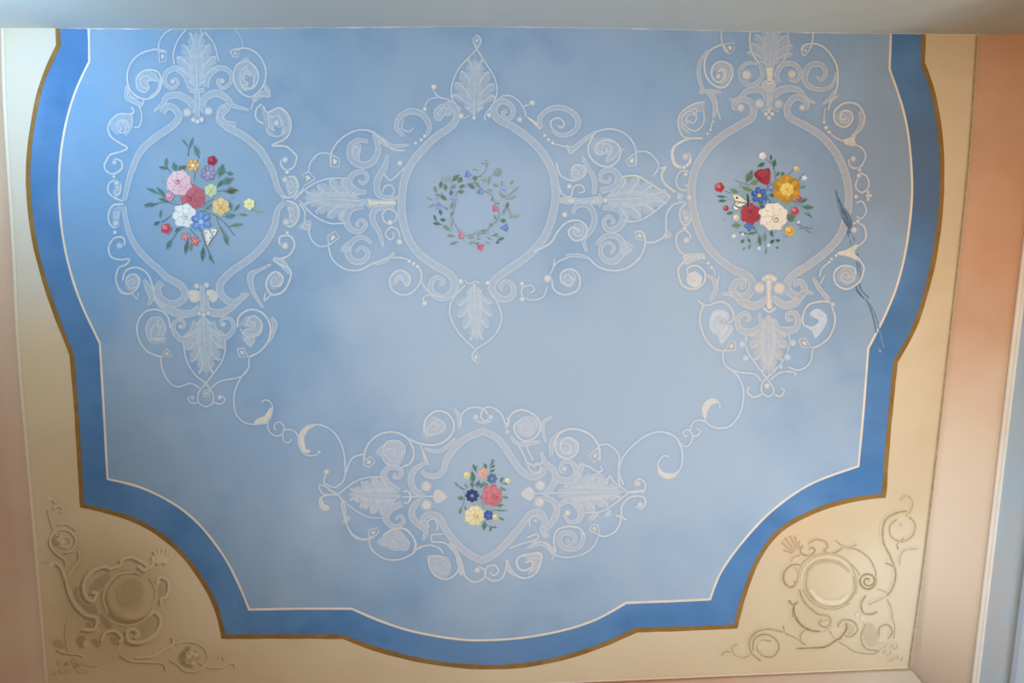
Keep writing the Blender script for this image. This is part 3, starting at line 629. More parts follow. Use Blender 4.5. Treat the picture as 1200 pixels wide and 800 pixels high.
M.part('scroll').L(2.1, 'c8 590,370 650,425 730,448 812,430 880,370 906,292 892,240 852,235').B((4, 6, 7, 5, 3, 2), 'c8 640,308 692,262 762,268 790,330 750,392 700,395 668,365 668,320 708,297 738,325 715,355', 0.45).F('c8 770,280 840,322 785,370', 0.5)
M.part('gem').G('c8 850,235 892,242 900,285 860,275')
M.part('scroll').B((2, 4, 3), 'c8 595,378 540,365 475,368', 0.6).L(1.8, 'c8 500,372 430,402 400,450 380,490').L(1.6, 'c8 415,380 405,440').L(2.2, 'c8 400,488 412,550 470,578 540,550 550,482 510,440 455,456 452,508 498,526 516,492 492,480', 0.8).F('c8 455,460 500,445 535,490 500,540 460,520', 0.4)
M.part('bead').D('c8 378,490', 5)
M.part('tendril').L(1.7, 'c8 376,530 352,590 290,606 242,585 242,540 288,526 306,552 282,566')
M.part('bead').D('c8 238,518', 2.6)
M.part('bead').D('c8 240,602', 3.2)
# ------------------------------------------------------------------ scrollwork frame round the right bouquet
M = Motif('scrollwork_medallion', 'cream scrollwork oval frame around the bouquet of red, gold and cream flowers', 'ornament', (902, 245), fine='dfd3c3', fill='c2bdbb', accent='e9d6b8')
M.part('oval_band').B((4, 6, 7, 8, 8.5, 8.5, 8), 'e1 400,495 372,490 378,455 425,445 470,472 468,540 400,585 310,640 225,715 e2 160,180 140,290 150,400')
M.B((8, 8.5, 8.5, 8.5, 8, 6, 4), 'e2 147,385 190,530 258,630 350,708 e3 440,60 470,110 440,168 392,172 362,132 385,92 422,95 420,122 398,115').D('e1 405,490', 5)
M.part('oval_band').B((4, 6, 7, 8, 8.5, 8.5, 8), 'e1 735,495 765,485 752,447 700,435 660,482 670,540 760,590 850,650 922,735 e2 968,190 990,300 984,420')
M.B((8, 8.5, 8.5, 8.5, 8, 6, 4), 'e2 986,400 950,522 880,610 780,690 690,748 e3 656,110 680,158 730,168 752,132 735,95 705,95 704,120').D('e1 738,490', 4)
M.part('crest_bracket').B((1.2, 5, 8, 9, 7), 'e1 342,446 392,442 440,402 500,390 548,422 550,470 512,500').D('e1 508,468', 6.5, 'd9d2cc')
M.part('crest_bracket').B((1.2, 5, 8, 9, 7), 'e1 810,466 762,442 712,392 640,390 588,422 582,475 620,500').D('e1 612,470', 6, 'd3cdca')
M.part('stem').B((11, 6, 9, 4, 3), 'e1 560,255 564,330 558,372 562,430 558,520', 0.8, 0.7, 'eddcc0').L(2.4, 'e1 530,345 560,360 592,342', 0.8, CREAM).D('e1 543,524 578,524', 2.8).D('e1 560,545', 3).F('e1 525,355 595,355 575,400 540,400', 0.6, CREAM)
M.part('acanthus_leaf').A('e1 562,275 572,40', 27, 5, 0.4)
M.part('leaf_outline').L(1.9, 'e1 460,70 455,130 470,200 512,255', 0.8, CREAM).L(1.7, 'e1 660,80 666,165 640,232 600,275')
M.part('volute').B((3, 5, 5, 4, 2), 'e1 512,255 522,320 470,370 418,345 405,290 440,250 500,252', 0.5).D('e1 438,312', 6.5)
M.part('volute').B((4, 5, 5, 4, 2), 'e1 618,352 600,310 638,255 700,258 730,305 705,345 665,335', 0.5).D('e1 683,308', 5.5)
M.part('scroll').L(1.9, 'e1 302,70 303,125 318,175 345,200').L(2.3, 'e1 310,145 240,182 210,252 225,330 280,378 330,370 362,312 352,262 300,240 258,265 250,318 285,352 322,322 310,285 278,298', 0.85).B((2, 4, 3), 'e1 232,175 188,240 180,320 200,390', 0.5).F('e1 255,290 290,245 350,260 355,310 325,360 290,372 320,320 290,280', 0.55).D('e1 285,320', 3.5)
M.part('gem').G('e1 312,146 370,140 370,182 345,200')
M.part('leaf_tip').B((5, 3), 'e1 180,402 240,402 300,405', 0.8).B((7, 5, 2.5), 'e1 240,408 268,470 258,545', 0.7).L(2, 'e1 275,450 282,510 297,552').L(1.6, 'e1 258,548 240,620')
for b in ('e1 258,565', 'e1 243,608', 'e1 228,630'): M.part('bead').D(b, 1.9)
M.part('scroll').L(2.2, 'e1 212,458 150,472 85,518 68,580 100,648 190,655').L(1.9, 'e1 205,500 206,570 160,616 105,585 90,538 135,508 168,540 150,572 125,560', 0.7).F('e1 205,460 195,510 140,500 85,560 95,620 130,650 75,600 80,530 140,475', 0.5).L((2, 5, 2.4), 'e1 200,655 120,660 50,698 e2 36,100 52,150 92,165 130,140 128,95 95,92', 0.8, CREAM).D('e2 108,108', 4.5, 'd6d0cc')
M.part('bead').D('e2 100,166', 2.6)
M.part('volute').L(2.0, 'e2 130,192 82,188 56,240 78,285 112,288 124,268 100,262').D('e2 108,205', 2.8)
M.part('joint_ring').L(2.4, 'e2 60,322 75,308 90,325 75,342 60,326').D('e2 128,328', 3.6)
M.part('volute').L(2.2, 'e2 112,358 78,400 85,460 112,480 136,450 110,422').F('e2 90,390 130,420 130,460 100,470', 0.5).D('e2 112,440', 3.6, 'dcd4cf')
M.part('bead').D('e2 104,496', 2.6)
M.part('scroll').L(2.2, 'e2 118,575 134,535 100,505 60,535 65,600 110,642 195,652').D('e2 112,560', 4).F('e2 100,640 195,632 210,655 160,670 110,690', 0.6, CREAM)
for b in ('e2 206,655', 'e2 230,684', 'e2 248,708'): M.part('bead').D(b, 2.2)
M.part('scroll').L(2.4, 'e2 125,650 78,700 e3 68,40 90,108 150,132 205,100 212,42 165,5 118,22 130,70 165,90', 0.85).F('e3 120,60 160,40 195,70 175,120 125,105', 0.8, 'e6ddd4').L(1.6, 'e3 248,0 262,30 268,60')
# right side
M.part('scroll').L(2.0, 'e1 798,80 790,150 755,206 738,195 745,155 812,145 872,178 925,262 930,360 915,412', 0.85, CREAM).B((2, 4, 6, 6, 4, 2), 'e1 925,300 900,368 842,392 772,372 752,322 782,262 840,257 866,300 842,340 815,322', 0.45)
M.part('gem').G('e1 745,160 782,165 758,206 738,195')
M.part('leaf_tip').B((5, 3, 1.5), 'e1 920,405 890,440 850,472', 0.7).L(2, 'e1 935,425 895,455 880,505').L(1.5, 'e1 862,490 855,560')
for b, r in (('e1 858,568', 2.2), ('e1 868,598', 2.8), ('e1 885,622', 2.4)): M.part('bead').D(b, r)
M.part('scroll').L(1.7, 'e1 890,630 925,655 962,670').L(2.3, 'e1 1000,655 1058,602 1076,540 1040,475 970,465 915,510 920,570 970,594 1010,558 1000,512 955,510 948,550 978,552', 0.85).B((2, 5, 2), 'e1 1005,650 1055,590 1050,510', 0.4).F('e1 925,530 965,505 1000,530 990,575 940,575', 0.5).F('e1 962,668 1000,650 1035,610 1020,665 1035,695 985,690', 0.85, CREAM).L(2, 'e1 985,685 1050,700 e2 1082,100 1055,162 1010,168 990,135 1010,112').D('e2 1015,120', 3.6)
M.part('bead').D('e2 1048,180', 2.6)
M.part('volute').L(2.0, 'e2 1048,195 1090,218 1098,270 1062,302 1028,272 1040,225').D('e2 1045,212', 3)
M.part('cross').D('e2 1030,325', 2.6).D('e2 1097,320', 3.6).D('e2 1110,318 1095,340 1095,300', 2)
M.part('volute').L(1.9, 'e2 1030,362 1062,350 1086,400 1060,442 1030,430')
M.part('bead').D('e2 1040,457', 2.4)
M.part('scroll').L(2.2, 'e2 1028,518 1000,492 1030,465 1074,488 1082,550 1040,595').D('e2 1020,505', 3.8).F('e2 930,632 985,610 1038,585 1020,630 1060,680 1000,650', 0.9, CREAM, 0.15)
for b in ('e2 922,643', 'e2 898,662', 'e2 884,678'): M.part('bead').D(b, 2.1)
M.part('scroll').L(1.8, 'e2 878,684 845,715 832,760').L(2.3, 'e2 1030,645 1065,690 e3 1072,30 1048,92 980,132 922,102 914,42 958,6 1018,18 1030,55', 0.85).F('e3 930,50 970,15 1015,35 1030,80 985,110 935,90', 0.5).L(1.8, 'e3 1020,60 980,70 950,45', 0.6)
# foot crest
M.part('stem').B((3, 7, 5), 'e3 520,82 558,68 600,84', 0.8, 0.7, 'eddcc0').B((7, 5, 6), 'e3 560,75 558,150 562,240', 0.8, 0.7, 'eddcc0').L(2.6, 'e3 526,230 560,256 596,232', 0.8)
M.part('foot_bracket').B((1.2, 6, 9, 9, 6), 'e3 308,160 370,162 422,205 490,222 548,178', 0.7).D('e3 507,125', 7.5)
M.part('foot_bracket').B((1.2, 6, 9, 9, 6), 'e3 800,155 748,152 700,205 640,218 575,175', 0.7).D('e3 615,128', 8)
M.part('acanthus_leaf').A('e3 556,270 556,595', 23, 6, 0.6, 0.85)
M.part('volute').B((2, 8, 6, 4, 2), 'e3 505,262 512,330 460,365 402,348 390,295 430,262 456,290 432,310', 0.6)
M.part('volute').B((2, 8, 6, 4, 2), 'e3 592,290 612,345 690,352 716,310 700,262 660,265 660,298 690,295', 0.6)
M.part('leaf_outline').L(1.9, 'e3 435,372 440,460 490,540 558,630 586,682 560,712 522,692 522,642 560,600 640,512 668,430 668,370').L(2.2, 'e3 522,700 475,716 442,685 458,660', 0.75).L(2.2, 'e3 588,702 622,712 642,680 622,665', 0.75)
M.part('gem').D('e3 548,655', 3.6)
for b, r in (('e3 415,430', 4.5), ('e3 432,505', 4), ('e3 688,422', 4.5), ('e3 660,500', 4.5), ('e3 622,550', 3)): M.part('leaf').D(b, r, 'd5dce6', 0.7)
M.part('scroll').L(2.2, 'e3 172,192 220,220 300,200 352,232 368,290 335,318').L(2.2, 'e3 205,215 185,300 215,400 268,455 320,466').F('e3 240,290 275,245 330,255 340,300 300,290 285,310 350,330 362,350 340,385 300,425 285,385 245,350', 0.75, 'd6dae2', 0.15)
M.part('leaf_tip').B((2, 5, 3), 'e3 222,55 262,85 270,140 238,195', 0.6).L(1.8, 'e3 290,62 272,130')
M.part('gem').G('e3 320,466 350,412 378,420 378,460').L(1.8, 'e3 310,470 320,540 390,580 480,592 520,632')
M.part('scroll').L(2.3, 'e3 890,200 830,200 768,222 740,290 752,335').L(2.2, 'e3 888,200 917,290 892,380 842,430 792,452').F('e3 780,270 820,240 865,270 870,310 845,355 810,395 795,360 755,330 800,335 830,300', 0.8, 'd6dae2', 0.15)
M.part('leaf_tip').B((2, 5, 4), 'e3 798,68 832,130 885,192', 0.6).L(1.8, 'e3 862,58 835,105').D('e3 905,215', 3)
M.part('gem').G('e3 720,405 755,398 788,448 735,445').L(1.8, 'e3 795,455 780,530 722,570 658,550').L(1.8, 'e3 692,582 622,582 565,625').L(1.8, 'e3 660,575 700,585 698,608')

# ------------------------------------------------------------------ dark flaked streak across the right medallion
K = Motif('flaking_streak', 'dark blue-green streak of damaged paint crossing the right medallion', 'paint damage', (995, 290), wash=0)
K.part('streak'); K.pt.lay(0.0026).shape(path('h 38,12 52,50 78,95 105,135 114,178 102,192 76,155 58,105 48,60'), '44627c', 0.9, 1.0); K.pt.lay(0.0028).shape(path('h 58,70 78,105 98,145 90,150 66,110'), '33504f', 0.8, 1.2)
for p_, w_ in (('h 88,160 100,200 104,215', 3), ('h 88,190 98,230', 1.6), ('h 106,180 122,210', 1.8), ('h 118,225 128,250', 1.4), ('h 105,240 110,270', 1.0)): K.L(w_, p_, 0.8, '38566f')
K.part('streak').L(1.6, 'h 138,305 148,350 152,400', 0.7, '3d5a78').L(1.8, 'h 135,340 140,380 136,405', 0.7, '3d5a78').L(1.4, 'h 150,380 158,430', 0.5, '3d5a78')
K.part('streak').L((3, 2.4, 1.6), 'h 134,450 138,480 172,522', 0.9, '38566f').L((2.4, 1.6, 1.6), 'h 148,448 158,480 195,518', 0.85, '38566f').L(1.6, 'h 178,520 205,580 228,670', 0.75, '38566f').L(1.4, 'h 195,540 225,600 245,680 262,750', 0.6, '2f4a70').L(1.6, 'h 222,655 230,680', 0.8, '38566f').L(2, 'h 240,755 250,772', 0.3, '2f4a70')
# ------------------------------------------------------------------ lower medallion round the small bouquet
M = Motif('scrollwork_medallion', 'cream scrollwork lozenge frame at the lower middle, surrounding the small bouquet', 'ornament', (566, 580), accent='ead9c2', fine='e0dad2', fill='c9c8cb')
M.part('frame_band').B((7, 7.5, 7.5, 7, 5), 'f4 955,160 860,200 790,262 750,330 738,378').B((5, 6, 5, 3), 'f4 745,365 705,402 650,402 618,372', 0.5)
M.part('frame_band').B((7, 7.5, 7.5, 7, 6, 4), 'f5 110,158 200,202 262,285 322,370 385,410 440,392 455,358').L(2, 'f5 360,330 375,375 415,385 435,355 405,335 395,360', 0.7).L(1.8, 'f5 345,320 390,345 445,330')
M.part('frame_band').B((4, 6, 7.5, 7.5, 7.5, 8), 'f6 470,270 442,222 478,196 530,215 562,272 622,352 700,418 768,445').B((8, 7.5, 7.5, 7, 6, 4), 'f6 760,445 832,408 900,342 970,262 1022,196 1075,186 1100,232 1090,280 1118,320').L(1.8, 'f6 472,270 468,232 505,222 522,262 515,285').D('f6 1050,230', 2.2, 'd5d5da').L(1.7, 'f6 1020,262 1020,225 1050,205 1075,225')
M.part('side_bracket').B((2, 6, 7, 7, 5), 'f4 645,330 582,370 560,430 588,488 640,505').D('f4 643,460', 7, 'e6dacb').L(1.6, 'f4 620,262 635,310 655,345')
M.part('side_bracket').B((5, 7, 7, 6, 2), 'f4 640,522 580,562 566,622 610,672 642,700 625,752').D('f4 645,560', 7, 'e6dacb')
M.part('spear').F('f4 755,515 705,548 682,515 705,480', 0.8, 'e3d9cf').L(1.7, 'f4 515,517 600,515 690,514')
M.part('acanthus_leaf').A('f4 500,515 220,502', 22, 6, 0.6, 0.8)
M.part('leaf_outline').L(1.7, 'f4 172,500 250,440 320,413 405,408').L(1.7, 'f4 162,502 240,575 330,625 412,630', 0.6)
M.part('collar').L(2.4, 'f4 520,485 548,490 560,515 545,548 522,545').D('f4 490,515', 3.6)
M.part('volute').B((8, 7, 5, 3, 2), 'f4 495,490 430,440 412,392 450,356 502,366 505,405 470,412 478,388', 0.55)
M.part('volute').B((6, 8, 6, 4, 3, 2), 'f4 515,552 442,590 430,648 480,680 522,650 502,618 478,640', 0.55)
M.part('scroll').L(1.9, 'f4 205,400 240,312 305,285 310,290').L(2.1, 'f4 305,330 320,250 372,190 450,166 530,190 575,262 562,330 512,356').F('f4 372,275 430,225 500,225 525,275 500,340 450,345 420,310', 0.6, 'cdccd2').L(2, 'f4 402,300 430,222 500,218 530,270 492,302 460,272', 0.65).L(1.7, 'f4 405,305 440,345 500,352')
M.part('gem').G('f4 306,320 345,300 368,328 335,355 308,345')
M.part('scroll').L(2.1, 'f4 530,190 600,226 682,236 745,215 788,165 790,110 752,62 692,55 642,98 632,150 650,185', 0.85).F('f4 640,130 680,85 740,110 750,160 690,185 625,192', 0.5).L(2, 'f4 665,185 720,165 745,130 710,100 680,120', 0.6).B((2, 4, 2), 'f4 632,255 720,268 805,200', 0.5).L(1.7, 'f4 612,240 635,290 655,345')
M.part('leaf_tip').B((1.5, 3, 5, 3), 'f4 795,38 815,70 825,100 822,145', 0.6)
M.part('ribbon_loop').L(2.1, 'f4 828,135 836,72 880,36 945,38 982,80 962,108 938,80 958,38 1000,34 1050,70 1080,145').D('f4 912,85', 3.6, 'd8d9de').D('f4 992,85', 3.6, 'd8d9de').L(3, 'f4 905,95 940,115 995,108', 0.5)
M.part('bead').D('f5 252,165', 3)
M.part('scroll').L((3, 2), 'f5 242,150 262,105 245,90').L(2.2, 'f5 252,128 272,72 330,46 400,76 432,132 408,190 350,215 302,182 288,132 325,100', 0.8).F('f5 300,130 340,85 400,90 420,140 380,190 320,180', 0.6, 'cdccd6').L(1.8, 'f5 315,150 350,170 385,140 360,100', 0.6).B((2, 4, 3), 'f5 268,190 320,232 430,218', 0.5, 0.7).L(1.8, 'f5 302,222 340,290 362,345').L(1.8, 'f5 350,235 392,322')
M.part('leaf_tip').B((3, 3, 2), 'f5 495,85 450,110 445,160 460,220', 0.6)
M.part('scroll').L(2.2, 'f5 752,322 748,250 702,182 620,150 552,162 512,212 520,280 572,310 625,282 632,228 580,196 540,230 556,275 592,270 595,242', 0.85).F('f5 515,220 560,200 625,220 625,280 570,300 525,280', 0.5).B((2, 5, 3), 'f5 545,162 492,220 492,292', 0.4)
M.part('gem').G('f5 742,250 752,300 722,328 692,295').L(1.7, 'f5 742,240 800,235 855,290 850,355')
M.part('acanthus_leaf').A('f5 520,497 885,490', 23, 7, 0.6, 0.8).B((12, 9, 6, 2), 'f5 525,497 650,492 800,490', 0.55, 0.3, 'e8dccf')
M.part('leaf_crest').B((3, 6, 4), 'f5 615,425 645,375 655,330', 0.5).L(1.8, 'f5 640,340 690,352 735,378 765,375 755,350').B((2, 6, 3), 'f5 700,430 740,400 770,420', 0.5).L(1.7, 'f5 790,450 805,400 820,430')
M.part('volute').B((8, 7, 5, 3, 2), 'f5 500,395 550,428 610,415 622,362 585,325 545,340 540,375 562,388', 0.55).D('f5 560,365', 3.4)
M.part('volute').B((4, 7, 7, 4, 2), 'f5 525,562 590,538 645,580 642,635 590,652 555,612', 0.55).D('f5 578,603', 3.8, 'f2e3c0')
M.part('leaf_outline').L(1.8, 'f5 655,602 760,596 850,540 912,488').L(1.8, 'f5 818,428 860,460 900,490').F('f5 690,640 720,600 745,605 720,640', 0.5).F('f5 775,620 805,585 808,615', 0.5)
M.part('side_bracket').B((2, 6, 7, 7, 5), 'f5 435,272 455,330 502,372 512,425 472,488 440,498').D('f5 430,455', 7, 'e6dacb')
M.part('side_bracket').B((5, 7, 7, 6, 2), 'f5 442,520 502,542 520,592 490,660 442,700 462,736').D('f5 425,545', 7, 'e6dacb')
M.part('spear').F('f5 328,500 370,465 400,500 372,535', 0.8, 'e3d9cf').L(1.7, 'f5 400,500 460,497 525,496')
M.part('end_curl').L(1.9, 'f2 515,202 462,150 452,80 468,0').L((2, 4, 2), 'f2 505,195 560,192 612,182').L(2, 'f2 615,190 620,140 582,112 554,138 572,158').D('f2 575,140', 3).L(2.2, 'f2 472,340 475,278 528,225 600,222 622,258 595,295 556,280').D('f2 588,272', 3.4).L(2, 'f2 600,205 615,175')
M.part('leaf_tip').L(2.2, 'f2 465,325 480,355 505,368').L(2, 'f2 435,342 465,350 462,385 430,442 368,470 322,462', 0.85)
M.part('gem').G('f2 322,400 335,460 285,440 272,420 290,395')
M.part('scroll').L(1.7, 'f2 325,470 295,535 222,585 125,602 52,582 0,532').L(2.2, 'f2 60,572 48,500 70,432 140,408 212,422 238,468', 0.85).B((4, 6, 5, 3), 'f2 225,440 232,490 190,545 112,540 80,490 110,450 168,460 180,502 142,512 130,482', 0.45, 0.55)
M.part('bracket').L(1.8, 'f5 358,738 410,718 412,745 330,770 262,796').L(1.7, 'f6 1005,382 1050,346 1110,352 1152,402 1140,440').B((2, 4, 3), 'f6 1015,375 1085,355 1150,410', 0.5)
M.part('scroll').F('f6 470,420 570,430 592,480 575,530 530,530 490,500', 0.65, 'cdcbd0').L(2, 'f6 472,425 478,480 512,530 572,546 622,515 640,470', 0.85).L(1.8, 'f6 500,450 560,440 590,480 560,510 520,500 512,470 545,465', 0.6).L(1.7, 'f6 470,422 560,428')
M.part('leaf_tip').B((2, 4, 6, 3), 'f6 585,350 625,410 640,460 650,525', 0.6, 0.7, CREAM)
M.part('scroll').L(2.1, 'f6 655,462 670,530 720,562 772,540 776,500 740,480 715,505').D('f6 735,497', 3.6).L(2.1, 'f6 775,530 820,555 870,540 892,480 890,440').L(2, 'f6 778,522 788,482 830,472 850,505 822,526 806,505')
M.part('scroll').L(2.4, 'f6 905,468 940,522 1000,540 1060,502 1080,412 1010,412 958,430 950,470 982,500 1032,480 1030,450 992,455', 0.85).F('f6 985,420 1078,412 1065,480 1010,520 1040,470 1020,440', 0.6, 'd0cdd0').B((2, 5, 3), 'f6 895,440 905,490 940,525', 0.6, 0.7, CREAM)
M.part('bracket').L(1.8, 'f6 490,345 490,308 552,303').L(1.8, 'f6 485,345 562,352 612,402').L(2, 'f6 410,385 470,362 530,380 552,412')
M.part('gem').G('f6 148,282 195,268 202,295 172,320 148,312').L(1.8, 'f6 0,130 22,230 62,312 122,335 175,322')
M.part('scroll').L(2.0, 'f6 148,300 162,380 232,435 312,440 382,410 420,375 490,360').L(2.2, 'f6 385,410 402,350 352,280 285,275 225,310', 0.85).F('f6 195,345 270,285 320,285 360,340 340,385 280,390 250,375', 0.65, 'cdccd0').L(2, 'f6 250,300 300,360 345,390 368,352 332,320 305,342', 0.6)
M.part('end_curl').L(1.9, 'f4 165,502 110,470 90,430 105,390').D('f4 105,382', 3.6).L(1.7, 'f4 165,502 85,500 68,452 120,470')
M.part('end_curl').L(2.0, 'f4 175,505 90,512 66,545 85,580').F('f4 65,540 75,520 90,555 120,575 95,590 70,570', 0.8, CREAM).L(1.9, 'f4 170,508 205,570 206,640 240,712 300,745 352,735').F('f4 190,660 208,625 232,628 215,655', 0.7)

# ------------------------------------------------------------------ painted relief cartouches in the two lower corners of the cream panel
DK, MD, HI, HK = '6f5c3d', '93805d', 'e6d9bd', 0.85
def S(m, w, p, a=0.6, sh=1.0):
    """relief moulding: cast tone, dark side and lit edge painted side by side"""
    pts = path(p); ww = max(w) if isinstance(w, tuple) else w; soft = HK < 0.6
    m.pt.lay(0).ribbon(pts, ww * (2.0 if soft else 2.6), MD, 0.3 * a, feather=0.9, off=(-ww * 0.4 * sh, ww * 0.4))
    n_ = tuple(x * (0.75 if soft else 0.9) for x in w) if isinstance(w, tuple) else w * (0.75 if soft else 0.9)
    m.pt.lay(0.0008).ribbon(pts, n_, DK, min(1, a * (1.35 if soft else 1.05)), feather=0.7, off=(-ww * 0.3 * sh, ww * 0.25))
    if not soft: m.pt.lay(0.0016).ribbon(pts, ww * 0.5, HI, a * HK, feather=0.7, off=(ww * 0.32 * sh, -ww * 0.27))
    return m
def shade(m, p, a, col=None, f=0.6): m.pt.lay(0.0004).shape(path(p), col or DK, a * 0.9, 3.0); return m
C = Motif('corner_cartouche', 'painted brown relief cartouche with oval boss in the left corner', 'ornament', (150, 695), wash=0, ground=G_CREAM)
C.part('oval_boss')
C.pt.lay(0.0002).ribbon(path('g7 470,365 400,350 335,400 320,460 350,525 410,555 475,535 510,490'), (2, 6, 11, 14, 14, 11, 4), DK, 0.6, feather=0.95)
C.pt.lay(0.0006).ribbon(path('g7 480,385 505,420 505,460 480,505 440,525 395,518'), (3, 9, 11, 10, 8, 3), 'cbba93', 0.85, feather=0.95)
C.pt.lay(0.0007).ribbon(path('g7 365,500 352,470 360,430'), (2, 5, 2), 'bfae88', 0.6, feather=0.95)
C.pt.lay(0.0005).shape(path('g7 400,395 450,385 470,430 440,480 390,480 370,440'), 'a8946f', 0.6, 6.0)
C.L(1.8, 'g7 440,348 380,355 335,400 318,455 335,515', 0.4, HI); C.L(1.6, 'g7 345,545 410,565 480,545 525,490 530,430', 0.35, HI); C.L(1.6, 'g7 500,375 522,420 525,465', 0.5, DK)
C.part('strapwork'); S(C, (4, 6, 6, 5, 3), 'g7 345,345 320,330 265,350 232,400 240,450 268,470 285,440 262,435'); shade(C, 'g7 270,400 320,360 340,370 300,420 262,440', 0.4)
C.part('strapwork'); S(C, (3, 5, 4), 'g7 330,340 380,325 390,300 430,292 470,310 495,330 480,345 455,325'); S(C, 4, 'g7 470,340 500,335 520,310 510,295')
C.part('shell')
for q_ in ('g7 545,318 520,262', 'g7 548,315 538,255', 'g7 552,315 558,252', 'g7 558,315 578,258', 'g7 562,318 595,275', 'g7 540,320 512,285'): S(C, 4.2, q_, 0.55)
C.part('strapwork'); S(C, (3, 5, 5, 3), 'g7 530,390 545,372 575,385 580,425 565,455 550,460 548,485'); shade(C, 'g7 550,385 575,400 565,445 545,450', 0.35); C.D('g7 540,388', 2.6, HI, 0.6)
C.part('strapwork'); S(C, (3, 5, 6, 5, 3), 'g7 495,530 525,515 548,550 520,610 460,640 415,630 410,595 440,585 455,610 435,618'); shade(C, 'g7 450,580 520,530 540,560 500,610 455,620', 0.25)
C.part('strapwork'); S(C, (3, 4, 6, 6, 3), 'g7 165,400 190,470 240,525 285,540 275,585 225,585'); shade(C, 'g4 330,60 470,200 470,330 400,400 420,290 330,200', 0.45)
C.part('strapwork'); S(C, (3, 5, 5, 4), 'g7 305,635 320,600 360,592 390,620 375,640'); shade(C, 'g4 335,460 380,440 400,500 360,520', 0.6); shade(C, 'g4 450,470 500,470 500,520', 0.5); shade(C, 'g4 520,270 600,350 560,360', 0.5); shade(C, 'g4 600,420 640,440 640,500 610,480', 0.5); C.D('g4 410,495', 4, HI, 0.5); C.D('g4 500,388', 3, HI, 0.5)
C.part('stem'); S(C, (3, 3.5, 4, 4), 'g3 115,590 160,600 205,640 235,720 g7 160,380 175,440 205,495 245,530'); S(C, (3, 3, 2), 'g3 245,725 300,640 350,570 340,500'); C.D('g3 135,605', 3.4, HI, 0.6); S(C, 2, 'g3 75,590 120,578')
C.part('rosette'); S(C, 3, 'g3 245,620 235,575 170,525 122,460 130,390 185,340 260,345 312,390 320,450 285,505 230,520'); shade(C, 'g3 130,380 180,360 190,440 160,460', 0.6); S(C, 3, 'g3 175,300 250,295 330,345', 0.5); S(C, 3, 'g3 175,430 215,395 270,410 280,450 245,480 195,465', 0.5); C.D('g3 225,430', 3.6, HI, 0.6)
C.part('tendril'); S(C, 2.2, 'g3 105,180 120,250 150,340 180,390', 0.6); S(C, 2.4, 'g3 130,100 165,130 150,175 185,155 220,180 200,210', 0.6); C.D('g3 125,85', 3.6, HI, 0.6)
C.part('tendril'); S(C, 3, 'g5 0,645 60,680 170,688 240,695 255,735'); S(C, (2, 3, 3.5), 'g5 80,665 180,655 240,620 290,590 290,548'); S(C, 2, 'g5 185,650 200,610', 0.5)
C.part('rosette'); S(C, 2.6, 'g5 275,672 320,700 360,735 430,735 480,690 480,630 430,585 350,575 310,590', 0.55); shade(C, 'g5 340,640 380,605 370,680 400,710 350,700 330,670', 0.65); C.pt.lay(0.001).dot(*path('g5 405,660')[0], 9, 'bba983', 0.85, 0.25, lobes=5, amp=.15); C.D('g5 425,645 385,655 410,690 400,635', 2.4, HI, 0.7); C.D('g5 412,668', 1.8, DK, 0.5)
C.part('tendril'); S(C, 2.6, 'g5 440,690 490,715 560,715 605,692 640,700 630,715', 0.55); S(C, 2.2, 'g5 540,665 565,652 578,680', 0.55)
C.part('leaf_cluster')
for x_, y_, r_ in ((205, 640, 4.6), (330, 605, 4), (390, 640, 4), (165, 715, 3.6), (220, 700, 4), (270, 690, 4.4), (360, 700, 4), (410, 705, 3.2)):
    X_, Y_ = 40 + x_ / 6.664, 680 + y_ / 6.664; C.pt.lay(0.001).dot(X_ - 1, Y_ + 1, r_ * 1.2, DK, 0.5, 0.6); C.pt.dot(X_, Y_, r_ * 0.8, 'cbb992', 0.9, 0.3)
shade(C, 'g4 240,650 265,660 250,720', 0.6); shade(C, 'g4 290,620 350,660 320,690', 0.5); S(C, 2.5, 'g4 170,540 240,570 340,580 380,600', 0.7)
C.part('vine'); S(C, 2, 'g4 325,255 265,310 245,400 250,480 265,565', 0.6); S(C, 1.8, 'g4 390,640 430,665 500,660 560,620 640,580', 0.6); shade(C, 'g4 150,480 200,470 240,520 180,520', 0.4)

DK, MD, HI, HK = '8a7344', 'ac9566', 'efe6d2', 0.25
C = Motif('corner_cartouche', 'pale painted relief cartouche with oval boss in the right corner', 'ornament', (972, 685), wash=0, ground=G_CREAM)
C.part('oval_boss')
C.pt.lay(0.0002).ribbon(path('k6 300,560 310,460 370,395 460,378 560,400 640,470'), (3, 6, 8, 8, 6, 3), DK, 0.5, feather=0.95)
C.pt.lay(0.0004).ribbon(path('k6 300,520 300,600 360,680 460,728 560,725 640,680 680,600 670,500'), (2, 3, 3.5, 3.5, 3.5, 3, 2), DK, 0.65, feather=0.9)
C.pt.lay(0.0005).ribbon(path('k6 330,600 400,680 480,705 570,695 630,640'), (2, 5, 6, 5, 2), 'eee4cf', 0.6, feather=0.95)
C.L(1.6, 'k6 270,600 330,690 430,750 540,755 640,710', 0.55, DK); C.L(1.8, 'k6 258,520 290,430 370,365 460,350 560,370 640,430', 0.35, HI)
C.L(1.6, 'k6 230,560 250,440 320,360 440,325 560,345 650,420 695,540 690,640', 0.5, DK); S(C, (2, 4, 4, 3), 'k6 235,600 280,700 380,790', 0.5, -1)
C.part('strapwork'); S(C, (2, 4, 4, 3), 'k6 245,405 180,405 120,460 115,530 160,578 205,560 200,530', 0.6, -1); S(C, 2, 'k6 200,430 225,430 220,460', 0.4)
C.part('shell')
for q_ in ('k6 220,290 165,180', 'k6 230,285 200,180', 'k6 205,300 125,195', 'k6 195,310 100,230', 'k6 185,315 115,290', 'k6 240,285 235,215'): S(C, 3, q_, 0.45, -1)
